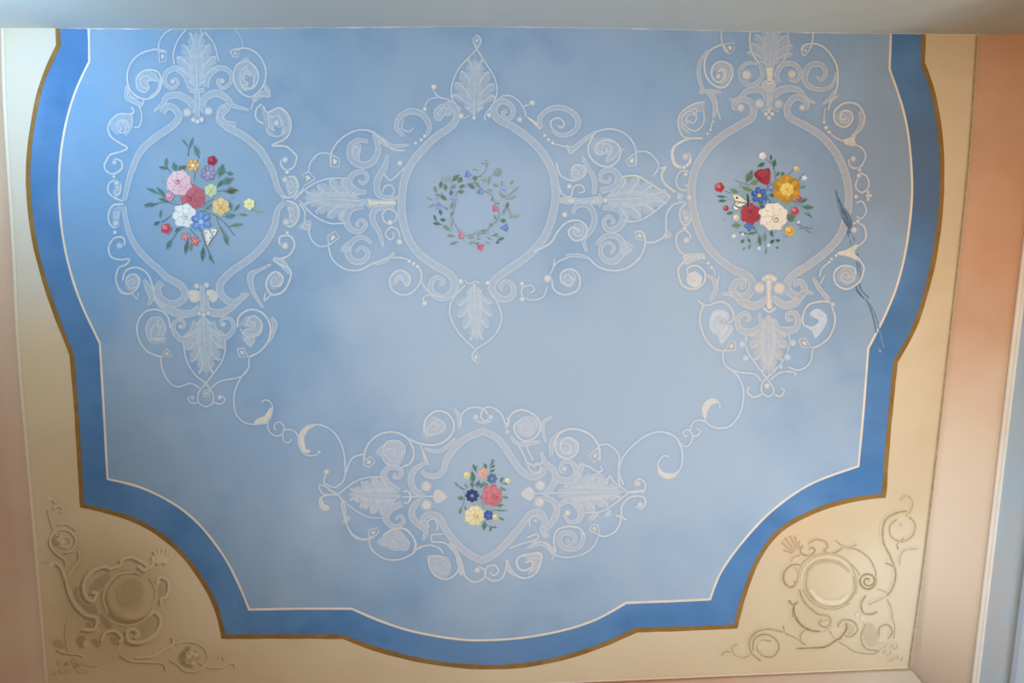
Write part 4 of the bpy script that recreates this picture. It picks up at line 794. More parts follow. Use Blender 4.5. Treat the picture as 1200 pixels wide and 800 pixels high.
C.part('strapwork'); S(C, 2.6, 'k6 265,250 250,310 310,335 360,300 340,270 310,290', 0.6, -1); S(C, 2.6, 'k6 310,240 370,210 440,225 460,270 430,295 480,318 540,300 580,270', 0.55, -1); S(C, 2, 'k6 180,385 190,350 250,330', 0.5, -1)
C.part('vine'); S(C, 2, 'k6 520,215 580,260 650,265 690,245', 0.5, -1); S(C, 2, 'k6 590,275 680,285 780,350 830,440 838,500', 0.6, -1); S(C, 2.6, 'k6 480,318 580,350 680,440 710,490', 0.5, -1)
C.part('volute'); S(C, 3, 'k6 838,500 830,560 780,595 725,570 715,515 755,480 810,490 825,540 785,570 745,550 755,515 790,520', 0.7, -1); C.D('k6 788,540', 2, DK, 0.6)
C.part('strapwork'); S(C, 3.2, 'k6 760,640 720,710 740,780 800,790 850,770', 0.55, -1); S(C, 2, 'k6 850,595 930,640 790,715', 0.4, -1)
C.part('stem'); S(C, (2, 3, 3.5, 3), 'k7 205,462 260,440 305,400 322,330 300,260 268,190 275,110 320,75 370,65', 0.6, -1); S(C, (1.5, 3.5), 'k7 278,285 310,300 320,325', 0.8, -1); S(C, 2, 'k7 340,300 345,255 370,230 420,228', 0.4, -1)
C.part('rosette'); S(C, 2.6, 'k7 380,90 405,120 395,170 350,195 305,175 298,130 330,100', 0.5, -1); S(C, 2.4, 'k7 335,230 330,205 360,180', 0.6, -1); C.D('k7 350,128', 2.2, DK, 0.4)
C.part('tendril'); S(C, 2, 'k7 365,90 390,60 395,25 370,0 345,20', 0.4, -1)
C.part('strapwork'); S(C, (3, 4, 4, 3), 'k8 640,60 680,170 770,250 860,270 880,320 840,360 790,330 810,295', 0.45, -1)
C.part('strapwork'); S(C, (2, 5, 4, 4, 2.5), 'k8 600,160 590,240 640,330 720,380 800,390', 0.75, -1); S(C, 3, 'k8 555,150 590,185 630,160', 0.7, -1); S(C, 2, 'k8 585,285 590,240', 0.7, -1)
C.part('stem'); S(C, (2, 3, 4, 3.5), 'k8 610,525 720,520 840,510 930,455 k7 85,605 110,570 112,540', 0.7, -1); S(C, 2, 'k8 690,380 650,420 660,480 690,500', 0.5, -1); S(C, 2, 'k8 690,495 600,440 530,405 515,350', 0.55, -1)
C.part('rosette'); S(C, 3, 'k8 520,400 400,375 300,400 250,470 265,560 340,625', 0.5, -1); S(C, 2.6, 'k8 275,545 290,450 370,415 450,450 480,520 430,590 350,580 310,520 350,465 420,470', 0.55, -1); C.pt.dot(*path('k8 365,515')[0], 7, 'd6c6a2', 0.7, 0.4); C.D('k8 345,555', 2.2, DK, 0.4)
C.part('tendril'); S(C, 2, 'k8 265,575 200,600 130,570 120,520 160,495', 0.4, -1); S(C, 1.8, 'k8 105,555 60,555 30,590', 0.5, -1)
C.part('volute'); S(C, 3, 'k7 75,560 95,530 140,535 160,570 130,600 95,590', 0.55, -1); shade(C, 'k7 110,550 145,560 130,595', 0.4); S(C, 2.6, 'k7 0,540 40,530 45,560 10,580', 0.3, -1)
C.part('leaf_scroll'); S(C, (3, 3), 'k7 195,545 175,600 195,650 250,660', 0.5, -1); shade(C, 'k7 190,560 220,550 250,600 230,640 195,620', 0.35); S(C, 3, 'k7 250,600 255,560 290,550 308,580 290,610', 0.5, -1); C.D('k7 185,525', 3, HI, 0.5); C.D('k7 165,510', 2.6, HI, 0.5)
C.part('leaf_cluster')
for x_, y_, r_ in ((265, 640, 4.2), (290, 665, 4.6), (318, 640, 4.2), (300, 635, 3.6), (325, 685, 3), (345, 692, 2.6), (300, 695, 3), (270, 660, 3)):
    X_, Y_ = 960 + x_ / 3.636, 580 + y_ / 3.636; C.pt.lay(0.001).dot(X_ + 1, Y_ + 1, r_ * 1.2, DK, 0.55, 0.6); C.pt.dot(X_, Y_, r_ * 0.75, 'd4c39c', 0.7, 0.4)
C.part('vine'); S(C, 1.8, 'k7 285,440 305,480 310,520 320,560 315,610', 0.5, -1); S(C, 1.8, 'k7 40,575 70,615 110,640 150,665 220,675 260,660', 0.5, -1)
# ------------------------------------------------------------------ flowers
class Posy(Motif):
    def __init__(s, *a, **k): super().__init__(*a, wash=0, **k); s.solid = True; s.z0 -= 0.0033 if a[0] == 'butterfly' else 0.0008
    def leaf(s, c, x, y, ang, ln, wd, col='5f7f6a', a=0.5):
        """one painted leaf: pointed blade from its foot x,y, with a darker rib"""
        X, Y = path('%s %g,%g' % (c, x, y))[0]; k = CROPS[c][2]; ln *= 1.08 / k; wd *= 1.25 / k; t = math.radians(ang); ux, uy = math.cos(t), math.sin(t)
        f = lambda l, o: (X + ux * ln * l - uy * wd * o, Y + uy * ln * l + ux * wd * o)
        s.part('leaf'); s.pt.blob([f(0, 0), f(.25, .42), f(.55, .5), f(.82, .24), f(1, .03), f(.8, -.22), f(.5, -.46), f(.2, -.36)], col, a, 0.22)
        s.pt.ribbon([f(-.15, 0), f(.5, .05), f(.9, 0)], 0.6, mixh(col, dark(col), .6), .6, .1); s.pt.ribbon([f(.2, -.2), f(.55, -.25), f(.8, -.1)], 0.8, mixh(col, light(col), .35), .6, .1)
    def twig(s, p, w=0.9, col='4c5a4c', a=0.5):
        s.part('twig'); s.pt.ribbon(path(p), w, col, a)
    def rose(s, name, lab, c, x, y, r, base, lt, dk, petals=7, heart=None, hx=0, hy=0, open_=True):
        X, Y = path('%s %g,%g' % (c, x, y))[0]; r /= CROPS[c][2]; hx /= CROPS[c][2]; hy /= CROPS[c][2]
        s.part(name, lab); rnd = random.Random(int(X * 7 + Y)); O = []
        for i in range(petals * 3):
            t = 2 * math.pi * i / (petals * 3); k = r * (1.06 if i % 3 == 1 else 1.0 if i % 3 == 2 else 0.86) * (.92 + .14 * rnd.random()); O.append((X + k * math.cos(t), Y + k * math.sin(t)))
        s.pt.shape(O, base, 1.0, 0.6); f = s.end()
        for ring, (rad, pr, n) in enumerate(((.68, .40, petals), (.40, .32, max(4, petals - 2)))):
            for i in range(n):
                t = 2 * math.pi * (i + .5 * ring + .25 * rnd.random()) / n + .4; k = pr * (.9 + .25 * rnd.random())
                cx, cy = X + hx * ring * .5 + math.cos(t) * r * rad, Y + hy * ring * .5 + math.sin(t) * r * rad; lite = .5 + .5 * math.cos(t + 2.2)
                E = lambda u, q_: (cx + math.cos(t) * r * k * u - math.sin(t) * r * k * q_, cy + math.sin(t) * r * k * u + math.cos(t) * r * k * q_)
                s.part('petal', under=f)
                s.pt.shape([E(-.75, 0), E(-.5, -.75), E(.1, -1.12), E(.62, -.6), E(.55, 0), E(.66, .55), E(.1, 1.12), E(-.5, .75)], mixh(base, dk, .35), 1, .15)
                s.pt.shape([E(-.45, 0), E(-.3, -.6), E(.15, -.95), E(.6, -.5), E(.52, 0), E(.62, .5), E(.15, .95), E(-.3, .6)], mixh(base, lt, .15 + .6 * lite), 1, .15)
                s.pt.ribbon([E(.15, -.95), E(.55, -.55), E(.5, 0), E(.58, .5), E(.15, .95)], max(.6, r * .06), mixh(base, lt, .55 + .45 * lite), 1, .05); s.end()
        s.part('flower_centre', under=f); q = []
        for i in range(16):
            t = i * .62; k = r * (.06 + .3 * i / 15); q.append((X + hx + math.cos(t) * k, Y + hy + math.sin(t) * k))
        s.pt.dot(X + hx, Y + hy, r * .26, heart or dk, 1, 0); s.pt.ribbon(q, max(.6, r * .08), mixh(base, lt, .7), 1, .05); s.end(); return f
    def daisy(s, name, lab, c, x, y, r, col, eye, petals=5, lt=None, ph=0.0, squash=1.0, fat=.36):
        X, Y = path('%s %g,%g' % (c, x, y))[0]; r /= CROPS[c][2]
        s.part(name, lab); s.pt.dot(X, Y, r * .5, mixh(col, dark(col), .6), 1, .1); f = s.end()
        for i in range(petals):
            t = 2 * math.pi * i / petals + ph; s.part('petal', under=f)
            cx, cy = X + math.cos(t) * r * .58, Y + math.sin(t) * r * .58 * squash
            s.pt.dot(cx, cy, r * .46, mixh(col, dark(col), .25 * (i % 2)), 1, .1, ry=r * fat, rot=t); s.pt.dot(cx + r * .05, cy - r * .06, r * .28, mixh(col, lt or light(col), .6), 1, 0, ry=r * .17, rot=t); s.end()
        s.part('flower_centre', under=f); s.pt.dot(X, Y, r * .24, eye, 1, .05); s.end(); return f
    def bud(s, name, lab, c, x, y, r, col, lt=None, dk=None):
        X, Y = path('%s %g,%g' % (c, x, y))[0]; r /= CROPS[c][2]
        s.part(name, lab); s.pt.dot(X, Y, r, col, .95, .15, lobes=5, amp=.08, n=24); f = s.end()
        s.part('petal', under=f); s.pt.dot(X - r * .25, Y - r * .25, r * .55, mixh(col, lt or light(col), .7), 1, 0, ry=r * .4, rot=.6); s.end()
        s.part('petal', under=f); s.pt.ribbon([(X - r * .5, Y + r * .1), (X, Y + r * .45), (X + r * .55, Y), (X + r * .1, Y - r * .3)], max(.6, r * .22), mixh(col, dk or dark(col), .6), 1, .05); s.end(); return f
    def bell(s, lab, c, x, y, r, ang, col):
        X, Y = path('%s %g,%g' % (c, x, y))[0]; r /= CROPS[c][2]; t = math.radians(ang)
        f = lambda u, v: (X + (u * math.cos(t) - v * math.sin(t)) * r, Y + (u * math.sin(t) + v * math.cos(t)) * r)
        s.part('bell_flower', lab); s.pt.blob([f(-.9, -.15), f(-.2, -.5), f(.6, -.95), f(.75, -.4), f(1, 0), f(.75, .45), f(.6, .95), f(-.2, .5), f(-.9, .15)], col, .85, .2)
        s.pt.ribbon([f(-.6, 0), f(.2, -.2), f(.6, -.5)], .9, mixh(col, light(col), .5), 1, .05); s.pt.ribbon([f(-.6, .1), f(.2, .3), f(.6, .6)], .9, mixh(col, dark(col), .4), 1, .05)
def dark(h): return mixh(h, '1c2a30', 0.45)
def light(h): return mixh(h, 'ffffff', 0.4)
GR = ['54786a', '6b8a72', '47695f', '7d957c', '5a7f78']

def foliage(B, spots, cols, n, seed, ln=6.0, a=.42):
    """loose soft strokes of green behind the flowers"""
    B.part('foliage'); B.pt.solid = False; B.pt.home = B.z0 + 0.0005; r = random.Random(seed)
    for i in range(n):
        cx, cy, rad, ang = spots[i % len(spots)]; x, y = cx + r.uniform(-rad, rad), cy + r.uniform(-rad, rad); t = math.atan2(y - ang[1], x - ang[0]) + r.uniform(-.6, .6); l = ln * r.uniform(.5, 1.2)
        B.pt.lay(0).ribbon([(x, y), (x + math.cos(t) * l * .5 + r.uniform(-.8, .8), y + math.sin(t) * l * .5), (x + math.cos(t) * l, y + math.sin(t) * l)], (.8, l * .32, .5), r.choice(cols), a, .9)

# left bouquet
B = Posy('flower_bouquet', 'painted bouquet with large pink rose and dark twigs in the left oval frame', 'bouquet', (230, 235))
B.part('leaf_haze'); B.pt.solid = False; B.pt.lay(-0.0011); B.pt.blob(path('b1 180,260 300,180 480,200 560,300 540,480 520,640 400,600 260,560 100,440'), '7d9a98', 0.45, 0.6)
foliage(B, [(205, 222, 14, (230, 235)), (240, 205, 14, (230, 240)), (258, 222, 14, (230, 235)), (252, 250, 16, (230, 235)), (205, 245, 16, (230, 235)), (235, 265, 16, (230, 235))], ['5f8578', '7a9a86', '668c8c'], 60, 1)
for p in ('b1 310,145 318,95 335,50', 'b1 318,95 290,60 275,45', 'b1 375,155 360,115', 'b1 205,245 180,200 170,165', 'b1 260,440 180,425 110,432 50,455', 'b1 200,400 130,365 65,345', 'b1 300,440 260,470 200,510 150,545', 'b1 380,470 470,500 530,545 595,628', 'b1 480,505 500,560 530,640', 'b1 390,590 405,650 440,730 468,795', 'b1 300,560 250,600 215,650', 'b1 320,580 345,610 370,640', 'b1 490,330 520,290 580,280', 'b1 470,400 420,430 400,460', 'b1 435,205 440,180 455,170', 'b1 350,300 352,240 345,200', 'b1 560,570 600,565 640,560', 'b1 150,545 190,520', 'b1 480,360 540,350 620,352'): B.twig(p)
for x, y, a, l, w, c in ((318, 95, -70, 68, 18, 4), (300, 75, -125, 40, 12, 4), (375, 150, -110, 75, 30, 4), (175, 205, -85, 50, 22, 4), (185, 220, 190, 52, 22, 0), (240, 235, -110, 55, 34, 0), (250, 240, -40, 62, 40, 2), (120, 435, 175, 76, 26, 2), (200, 425, 200, 70, 26, 0), (130, 370, 205, 76, 22, 4), (180, 400, 230, 90, 26, 0), (140, 540, 150, 42, 22, 2), (210, 650, 115, 62, 28, 0), (310, 650, 100, 85, 26, 2), (405, 690, 95, 88, 26, 2), (440, 735, 70, 50, 20, 0), (530, 600, 75, 85, 28, 0), (500, 560, 60, 80, 18, 1), (570, 565, -10, 70, 24, 1), (500, 270, -75, 80, 44, 0), (500, 310, -20, 92, 40, 0), (490, 330, -50, 60, 26, 2), (535, 355, -5, 80, 40, 2), (575, 465, -115, 56, 26, 4), (590, 475, -50, 55, 18, 4), (530, 510, -10, 70, 34, 4), (620, 495, 5, 52, 16, 1), (545, 245, 10, 40, 26, 4), (410, 470, -40, 60, 30, 1), (150, 470, 100, 50, 16, 4), (260, 575, 130, 40, 20, 2), (335, 670, 100, 50, 14, 1)):
    B.leaf('b1', x, y, a, l, w, GR[c])
B.leaf('b1', 540, 360, -10, 70, 34, '5c6236', 0.6); B.leaf('b1', 700, 470, 10, 70, 16, '9aa27a', 0.35)
B.rose('rose', 'dark pink-red rose', 'b1', 340, 395, 76, 'b2606c', 'bf7680', '9a3f52', 6, 'a5465a', -20, 5)
B.rose('rose', 'large pale pink open rose', 'b1', 256, 305, 73, 'd9b0bd', 'ecd4d9', 'b9899b', 8, 'c2687c', -8, -8)
B.rose('rose', 'large white open rose', 'b1', 290, 503, 69, 'd5dde0', 'e9eced', '97a6b0', 7, 'a9b3b0', 5, 10)
B.bud('rosebud', 'small crimson rosebud at the top right', 'b1', 457, 172, 31, '9c3650', 'bd5568', '6d1f38')
B.daisy('orange_flower', 'soft orange flower', 'b1', 340, 200, 42, 'cda264', 'efe2c4', 6, 'e9c78c')
B.daisy('violet_flower', 'mauve flower', 'b1', 432, 248, 48, '8d84a6', 'b3a7c0', 7, 'b3a8cc')
B.rose('green_flower', 'pale green flower', 'b1', 450, 350, 36, 'b5c795', 'd6dfb4', '8aa77c', 6, '93a86a')
B.rose('yellow_rose', 'yellow rose', 'b1', 510, 448, 50, 'd6b877', 'ead9a0', 'b58d45', 6, 'b8934e', 0, 5)
B.rose('yellow_rose', 'lone pale yellow rose at the far right', 'b1', 682, 433, 31, 'dfdf9c', 'eeeec0', 'b3b276', 6, 'b9b263')
B.daisy('blue_flower', 'large bright blue flower', 'b1', 390, 540, 62, '6690cc', 'a9c2e2', 6, '92b2de', 0.4)
B.bud('rosebud', 'small pink bud beside the white rose', 'b1', 200, 388, 26, 'd192a9', 'e6b9c8', 'b46a85')
B.bud('rosebud', 'small red bud at the left', 'b1', 178, 582, 33, 'bd5763', 'dd98a0', '8c3344')
B.daisy('pink_flower', 'small dusty pink flower', 'b1', 293, 630, 28, 'c4788a', 'd9b66a', 5)
B.daisy('pink_flower', 'small coral flower with yellow eye', 'b1', 352, 655, 30, 'c46a74', 'dcbb66', 5)
def wing(s, pts, col, spots, edge='8d8c84', c='b1'):
    s.part('wing'); s.pt.shape(path(pts), col, 0.95, 0.5); q = path(pts); s.pt.ribbon(q + [q[0]], 0.7, edge, 0.5)
    for x, y, r in spots: X, Y = path('%s %g,%g' % (c, x, y))[0]; s.pt.dot(X, Y, r, '2f3030', 0.9, 0.3)
W = Posy('butterfly', 'white spotted butterfly at the foot of the left bouquet', 'butterfly', (245, 275))
W.part('body'); W.pt.ribbon(path('b1 400,588 440,600 485,588'), (1, 1.6, 1), 'b9a79a', 0.8)
wing(W, 'b1 405,590 440,588 462,622 440,668 428,684 415,640', 'e2e2d8', ((420, 608, 0.8), (446, 638, 0.9), (430, 660, 0.6)))
wing(W, 'b1 440,585 484,583 486,600 466,630 450,612', 'e9e8de', ((468, 602, 0.8),))

# right bouquet
B = Posy('flower_bouquet', 'painted bouquet with golden flower and cream rose in the right oval frame', 'bouquet', (895, 240))
B.part('leaf_haze'); B.pt.solid = False; B.pt.lay(-0.0011); B.pt.blob(path('b2 170,310 330,240 520,200 660,270 720,470 640,600 460,640 260,640 180,500'), '728f88', 0.5, 0.55)
foliage(B, [(880, 220, 14, (895, 240)), (905, 215, 14, (895, 240)), (925, 250, 15, (895, 240)), (865, 245, 13, (895, 240)), (885, 272, 13, (895, 240)), (910, 272, 13, (895, 240))], ['4f7a58', '6a8f66', '5c857c'], 70, 2)
for p in ('b2 415,100 460,140 480,190 485,280', 'b2 460,140 455,90', 'b2 540,260 590,200 630,175', 'b2 640,290 660,240 700,210', 'b2 560,420 600,400 650,430 690,440 750,530', 'b2 690,490 740,500', 'b2 300,290 220,265 190,250', 'b2 170,350 120,330', 'b2 370,680 390,650', 'b2 660,600 760,600', 'b2 590,410 660,395 700,375'): B.twig(p, 0.8, '56664f', .45)
LG = ['2f5d42', '4d7352', '6c8a5c', '3d6a5c', '6f8f86']
for x, y, a, l, w, c in ((452, 108, -90, 38, 18, 0), (470, 165, -80, 66, 28, 0), (360, 155, -30, 55, 28, 0), (275, 270, -65, 98, 46, 1), (490, 225, -60, 40, 22, 1), (525, 220, -50, 34, 26, 1), (240, 300, 20, 90, 34, 2), (300, 280, -20, 70, 40, 2), (130, 375, 185, 70, 18, 3), (130, 400, 175, 60, 22, 3), (180, 485, 165, 50, 24, 1), (235, 580, 180, 65, 40, 2), (160, 320, 20, 60, 34, 2), (440, 360, 0, 50, 30, 0), (370, 430, 30, 40, 44, 3), (640, 410, -15, 80, 34, 1), (680, 445, 3, 80, 32, 1), (660, 310, -20, 45, 24, 4), (560, 540, -30, 80, 60, 1), (700, 490, 30, 60, 12, 1), (660, 600, -10, 60, 16, 4), (700, 610, 30, 50, 14, 4), (640, 570, 20, 50, 14, 4), (370, 650, 85, 75, 30, 1), (410, 630, 90, 70, 30, 4), (450, 615, 70, 50, 26, 3), (475, 680, 130, 42, 24, 0), (485, 690, -10, 35, 22, 0), (260, 680, 130, 36, 24, 1), (285, 670, 60, 40, 18, 1), (300, 720, 100, 35, 18, 4), (270, 740, 150, 30, 14, 4), (420, 740, 95, 50, 14, 4), (280, 640, 190, 60, 18, 1), (350, 630, 170, 70, 22, 1), (330, 590, 60, 60, 20, 4), (490, 735, 30, 20, 14, 3)):
    B.leaf('b2', x, y, a, l, w, LG[c], .5)
B.daisy('blue_flower', 'large deep blue flower with yellow eye', 'b2', 368, 362, 60, '3f63a8', 'e0c14c', 6, '6688c4', .3)
B.daisy('blue_flower', 'small blue flower behind the gold rose', 'b2', 452, 302, 36, '5b7ab4', 'd9bd55', 5)
B.daisy('blue_flower', 'small blue flower above the cream rose', 'b2', 430, 408, 26, '4a6cb0', 'e2cf66', 5)
B.daisy('blue_flower', 'blue petals below the red rose', 'b2', 300, 580, 42, '4e74b4', '5b7ab4', 5, '7b98cc', .5)
B.daisy('golden_narcissus', 'large golden yellow flower with frilled trumpet', 'b2', 565, 315, 100, 'c2912e', 'e2b64a', 6, 'd6a840', .5, fat=.5)
B.rose('narcissus_trumpet', 'bright yellow frilled trumpet', 'b2', 568, 318, 46, 'e3bd4d', 'f2dc86', 'b57f24', 7, 'c9912e')
B.rose('rose', 'large red rose under the butterfly', 'b2', 305, 495, 72, 'a23a42', 'b54c52', '742330', 6, '8a2232', -5, -15)
B.rose('rose', 'large cream white rose', 'b2', 470, 515, 98, 'e2d7c8', 'efe7da', 'bfae9c', 8, 'b9a67c', 20, 20)
B.part('rose', 'red cup-shaped rose at the top'); B.pt.shape(path('b2 333,215 365,180 405,176 440,172 446,240 430,280 385,272'), '95303a', 1, .5); cup = B.end()
B.part('petal', under=cup); B.pt.shape(path('b2 355,205 385,186 430,184 424,215 390,228'), 'a8434b', 1, .2); B.end()
B.part('petal', under=cup); B.pt.shape(path('b2 395,240 440,200 440,245 428,274 395,268'), 'a23a43', 1, .2); B.pt.ribbon(path('b2 392,268 395,240 440,200'), .8, '74202b', .6, .1); B.end()
for x, y, r, c, l in ((82, 305, 36, 'b8424a', 'red rosebud at the far left'), (128, 455, 21, 'ad4450', 'tiny red bud below the far left rosebud'), (625, 475, 32, 'b9545f', 'pink-red bud on the right'), (655, 385, 21, 'bb4d50', 'tiny red bud beside the gold flower')): B.bud('rosebud', l, 'b2', x, y, r, c)
B.bud('rosebud', 'yellow bud at the lower right', 'b2', 585, 618, 36, 'dbaa45', 'ecd083', 'b07c2a')
B.bud('rosebud', 'small yellow bud at the upper right', 'b2', 635, 170, 21, 'd8c27c')
B.bud('rosebud', 'pale yellow bud below the butterfly', 'b2', 200, 522, 22, 'e2d99a')
B.bud('rosebud', 'white bud at the very top', 'b2', 390, 76, 26, 'e5dfd6', 'f3eee6', 'b7b0a8')
for x, y, r in ((692, 236, 22), (183, 655, 19), (248, 642, 14), (365, 745, 15), (435, 722, 14), (650, 555, 12)): B.daisy('white_flower', None, 'b2', x, y, r, 'd3d9de', 'e9e6da', 5)
W = Posy('butterfly', 'cream butterfly with dark spots on the left of the right bouquet', 'butterfly', (867, 237))
W.part('body'); W.pt.ribbon(path('b2 283,350 288,400 282,445'), (0.8, 2.2, 2.2), '30353a', .95)
wing(W, 'b2 175,358 215,358 265,395 282,412 245,420 210,410 185,390', 'e8e3c8', ((207, 380, 1.4),), '9a9278', 'b2')
wing(W, 'b2 205,405 245,412 278,416 240,445 205,470 182,460 180,440', 'ece8d2', ((213, 423, .8), ), '4a4a44', 'b2')
W.part('wing_edge'); W.pt.ribbon(path('b2 190,432 225,450 265,432'), 1.1, '3a3c3a', .85)

# small lower bouquet
B = Posy('flower_bouquet', 'small painted bouquet with coral rose and yellow rose in the lower middle frame', 'bouquet', (566, 580))
B.part('leaf_haze'); B.pt.solid = False; B.pt.lay(-0.0011); B.pt.blob(path('b4 110,360 250,230 430,220 520,400 500,560 380,640 230,560'), '7f988f', .4, .6)
foliage(B, [(552, 572, 9, (566, 580)), (570, 565, 10, (566, 580)), (582, 590, 9, (566, 580)), (556, 592, 9, (566, 580)), (572, 602, 7, (566, 580))], ['5d8468', '789878', '64888a'], 45, 3, 5.0)
for p in ('b4 280,360 300,420 325,480 345,640', 'b4 345,640 380,690 450,710', 'b4 200,260 250,300 280,330', 'b4 400,200 405,110', 'b4 160,380 150,460 115,560', 'b4 160,350 100,310 70,280', 'b4 420,540 560,545', 'b4 490,320 545,350', 'b4 470,600 520,630', 'b4 270,150 278,120', 'b4 545,300 495,280 490,240'): B.twig(p, .8, '59675c', .45)
for x, y, a, l, w, c in ((235, 290, -95, 115, 50, 1), (265, 180, -115, 78, 32, 1), (360, 150, -115, 50, 32, 1), (395, 130, -60, 75, 28, 2), (400, 140, -25, 48, 22, 1), (395, 180, -20, 50, 20, 3), (410, 100, -80, 40, 20, 2), (230, 330, -100, 60, 36, 1), (300, 330, -50, 70, 36, 1), (320, 310, -15, 60, 40, 2), (150, 430, 180, 60, 46, 2), (125, 520, 105, 60, 30, 2), (160, 500, 80, 50, 20, 2), (90, 320, -120, 50, 22, 4), (150, 350, 210, 60, 20, 4), (190, 330, 215, 50, 18, 4), (490, 330, 25, 65, 26, 4), (510, 415, 10, 60, 30, 4), (450, 500, -10, 70, 40, 2), (430, 540, 3, 130, 16, 2), (475, 605, 30, 65, 22, 2), (490, 275, -60, 50, 26, 1), (520, 290, 10, 40, 20, 4), (345, 650, 95, 80, 44, 1), (405, 690, 100, 55, 24, 1), (410, 700, 0, 50, 14, 1), (270, 300, -60, 50, 14, 2)):
    B.leaf('b4', x, y, a, l, w, LG[c], .46)
B.rose('rose', 'large coral pink rose', 'b4', 415, 405, 96, 'c66a76', 'd68a92', 'a8505f', 7, 'b05a68', 35, 15)
B.rose('rose', 'large pale yellow rose', 'b4', 250, 592, 90, 'e0d29c', 'efe6bd', 'bda868', 8, 'cf9f6a', 20, 10)
B.daisy('blue_flower', 'dark navy blue flower', 'b4', 226, 405, 62, '2f4274', 'a09a8c', 8, '46598c')
B.daisy('blue_flower', 'blue flower below the coral rose', 'b4', 380, 588, 48, '3c5c9e', '5c7cb8', 7, '5f80bc')
B.daisy('blue_flower', 'grey-blue flower above the coral rose', 'b4', 413, 245, 48, '52749c', 'a59c86', 7, '7892b2')
B.daisy('blue_flower', 'tiny blue flower in the leaves', 'b4', 283, 295, 24, '4a6490', '6a84a8', 5)
B.rose('rose', 'peach rose at the top', 'b4', 326, 197, 44, 'd9a08a', 'e7bca8', 'bd7f6a', 6, 'c98566')
B.bud('rosebud', 'pale yellow bud at the upper left', 'b4', 178, 212, 34, 'd9d894', 'eceab8', 'aaa865')
B.bud('rosebud', 'pale yellow bud at the right', 'b4', 558, 262, 26, 'e6dca6', 'f3edcc', 'b8a66c')
B.bud('rosebud', 'yellow bud beside the blue flower', 'b4', 443, 602, 28, 'e3cf86', 'f4ebc6', 'b9984e')

# ring wreath
B = Posy('flower_wreath', 'round painted wreath of small leaves with pink and blue bell flowers', 'wreath', (557, 246))
B.part('stem'); ring = []
for i in range(49):
    t = 2 * math.pi * i / 48; r = 176 + 14 * math.sin(3 * t + 1) + 8 * math.sin(7 * t); ring.append((500 + (372 + r * math.cos(t)) / 6.667, 180 + (445 + r * 1.12 * math.sin(t)) / 6.667))
B.pt.ribbon(ring, 0.9, '76867c', 0.55, taper=False)
for p in ('w 440,240 500,180 555,160', 'w 430,170 470,110 440,70', 'w 560,290 620,330 690,290', 'w 600,400 660,470 700,490', 'w 120,300 100,340 60,360', 'w 130,560 90,550 60,500', 'w 240,690 190,705', 'w 500,640 560,650 600,660'): B.part('twig'); B.pt.ribbon(path(p), .8, '76867c', .5)
WG = ['5a7048', '7d8f74', '8f9d8c', '3f6a56', '96a49a', '6d7d5a']
foliage(B, [(x, y, 5, (557, 246)) for x, y in ring[::2]], ['7f9690', '8c9f8c', '72908a'], 90, 4, 4.0, .4)
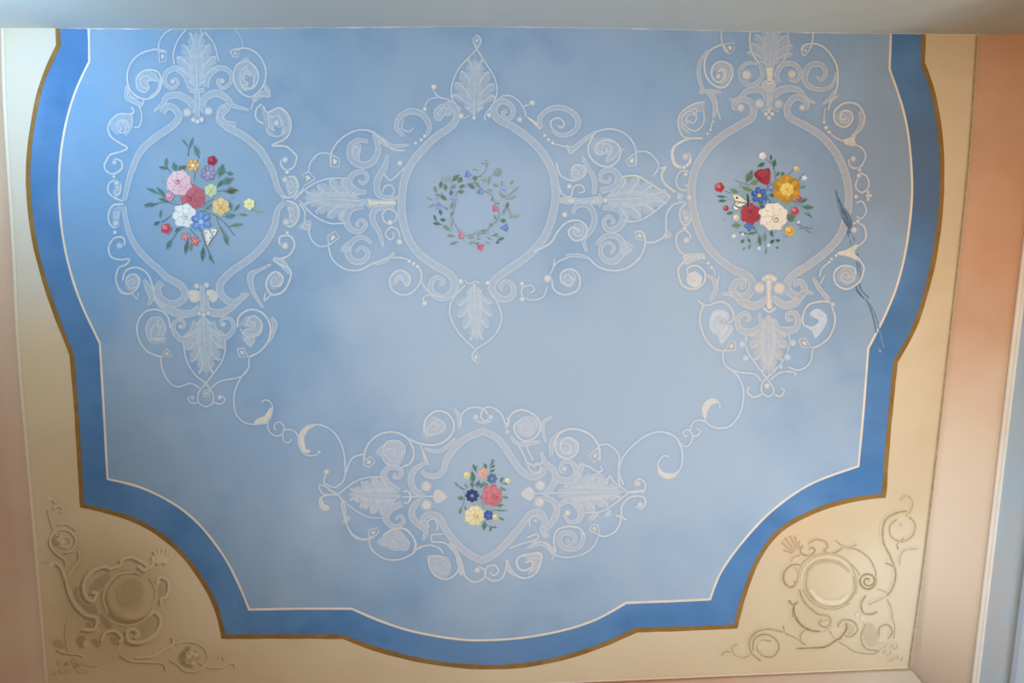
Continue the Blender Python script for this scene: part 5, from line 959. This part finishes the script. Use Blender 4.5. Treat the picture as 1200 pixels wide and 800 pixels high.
for x, y, a, l, w, c in ((200, 215, -45, 66, 32, 0), (245, 225, -55, 45, 38, 0), (325, 235, 35, 60, 30, 0), (375, 220, 45, 55, 28, 1), (255, 265, -30, 42, 22, 0), (240, 297, 0, 48, 30, 5), (105, 270, -80, 50, 28, 0), (75, 305, -110, 48, 24, 1), (105, 320, 40, 62, 28, 0), (150, 290, -100, 50, 28, 5), (185, 275, -40, 48, 30, 1), (190, 325, -90, 36, 30, 0), (110, 325, 180, 40, 18, 1), (115, 480, -110, 42, 24, 3), (150, 520, 185, 42, 26, 3), (110, 550, 185, 55, 24, 3), (75, 525, -115, 46, 16, 3), (190, 430, -75, 50, 26, 1), (185, 490, -60, 48, 24, 1), (190, 570, -75, 62, 28, 2), (180, 600, 215, 60, 30, 1), (215, 645, 185, 50, 20, 1), (60, 395, 150, 50, 14, 2), (40, 360, 200, 40, 14, 4), (355, 190, 0, 40, 34, 0), (400, 180, -20, 30, 14, 1), (430, 205, 0, 50, 40, 4), (480, 240, -80, 55, 28, 2), (520, 240, 20, 40, 26, 2), (545, 170, -60, 55, 40, 1), (430, 75, 0, 50, 22, 4), (470, 95, -100, 45, 20, 4), (400, 130, 190, 40, 16, 4), (470, 285, 0, 40, 20, 2), (570, 320, 20, 55, 30, 2), (590, 250, -100, 36, 24, 4), (655, 240, -60, 34, 26, 2), (670, 300, -40, 60, 24, 4), (630, 355, -20, 70, 26, 4), (625, 430, -80, 48, 22, 0), (610, 430, 100, 40, 18, 1), (655, 500, -100, 70, 18, 4), (660, 495, -10, 62, 28, 4), (575, 525, -5, 42, 30, 0), (545, 515, -120, 36, 20, 1), (515, 345, 100, 24, 20, 1), (490, 570, -50, 34, 26, 1), (430, 625, -30, 45, 26, 1), (400, 650, -80, 42, 28, 2), (330, 660, -20, 40, 26, 2), (370, 690, 160, 40, 22, 2), (375, 705, -10, 34, 20, 1), (470, 650, 30, 40, 18, 2), (520, 640, -20, 36, 22, 1), (555, 675, -20, 50, 18, 3), (570, 685, 150, 30, 20, 3), (470, 600, 170, 45, 22, 1), (290, 660, 185, 42, 22, 1), (240, 690, 160, 55, 20, 1), (420, 665, 170, 30, 14, 2), (540, 385, 10, 30, 14, 1), (165, 440, 220, 36, 16, 1), (460, 690, 20, 40, 16, 4)):
    B.leaf('w', x, y, a, l * 1.12, w * 1.15, WG[c], .45)
for x, y, r, a, c, l in ((320, 158, 34, 75, '6f92c6', 'blue bell flower at the top'), (418, 292, 32, 100, '7294c4', 'blue bell flower inside the top'), (100, 410, 36, 195, '9696c8', 'violet bell flower at the left'), (208, 352, 32, 10, '9a9ace', 'violet bell flower inside the left'), (532, 424, 34, 60, 'c66f88', 'pink bell flower inside the right'), (268, 628, 32, 80, 'cf8098', 'pink bell flower inside the lower left'), (425, 728, 36, 150, 'cb6a84', 'pink bell flower at the bottom'), (606, 580, 38, 0, '6c8cc0', 'blue bell flower at the right'), (600, 275, 30, 10, '92a8d6', 'pale blue bell flower at the upper right')):
    B.bell(l, 'w', x, y, r, a, c)
B.rose('rosebud', 'grey-green rosebud at the upper left', 'w', 152, 192, 32, '8aa3ac', 'a3b7be', '5f7f84', 5, '7b979c')
B.rose('rosebud', 'grey-green rosebud at the upper right', 'w', 556, 146, 28, '7d8f92', '9caab0', '56686a', 5, '6d8084')
B.end()
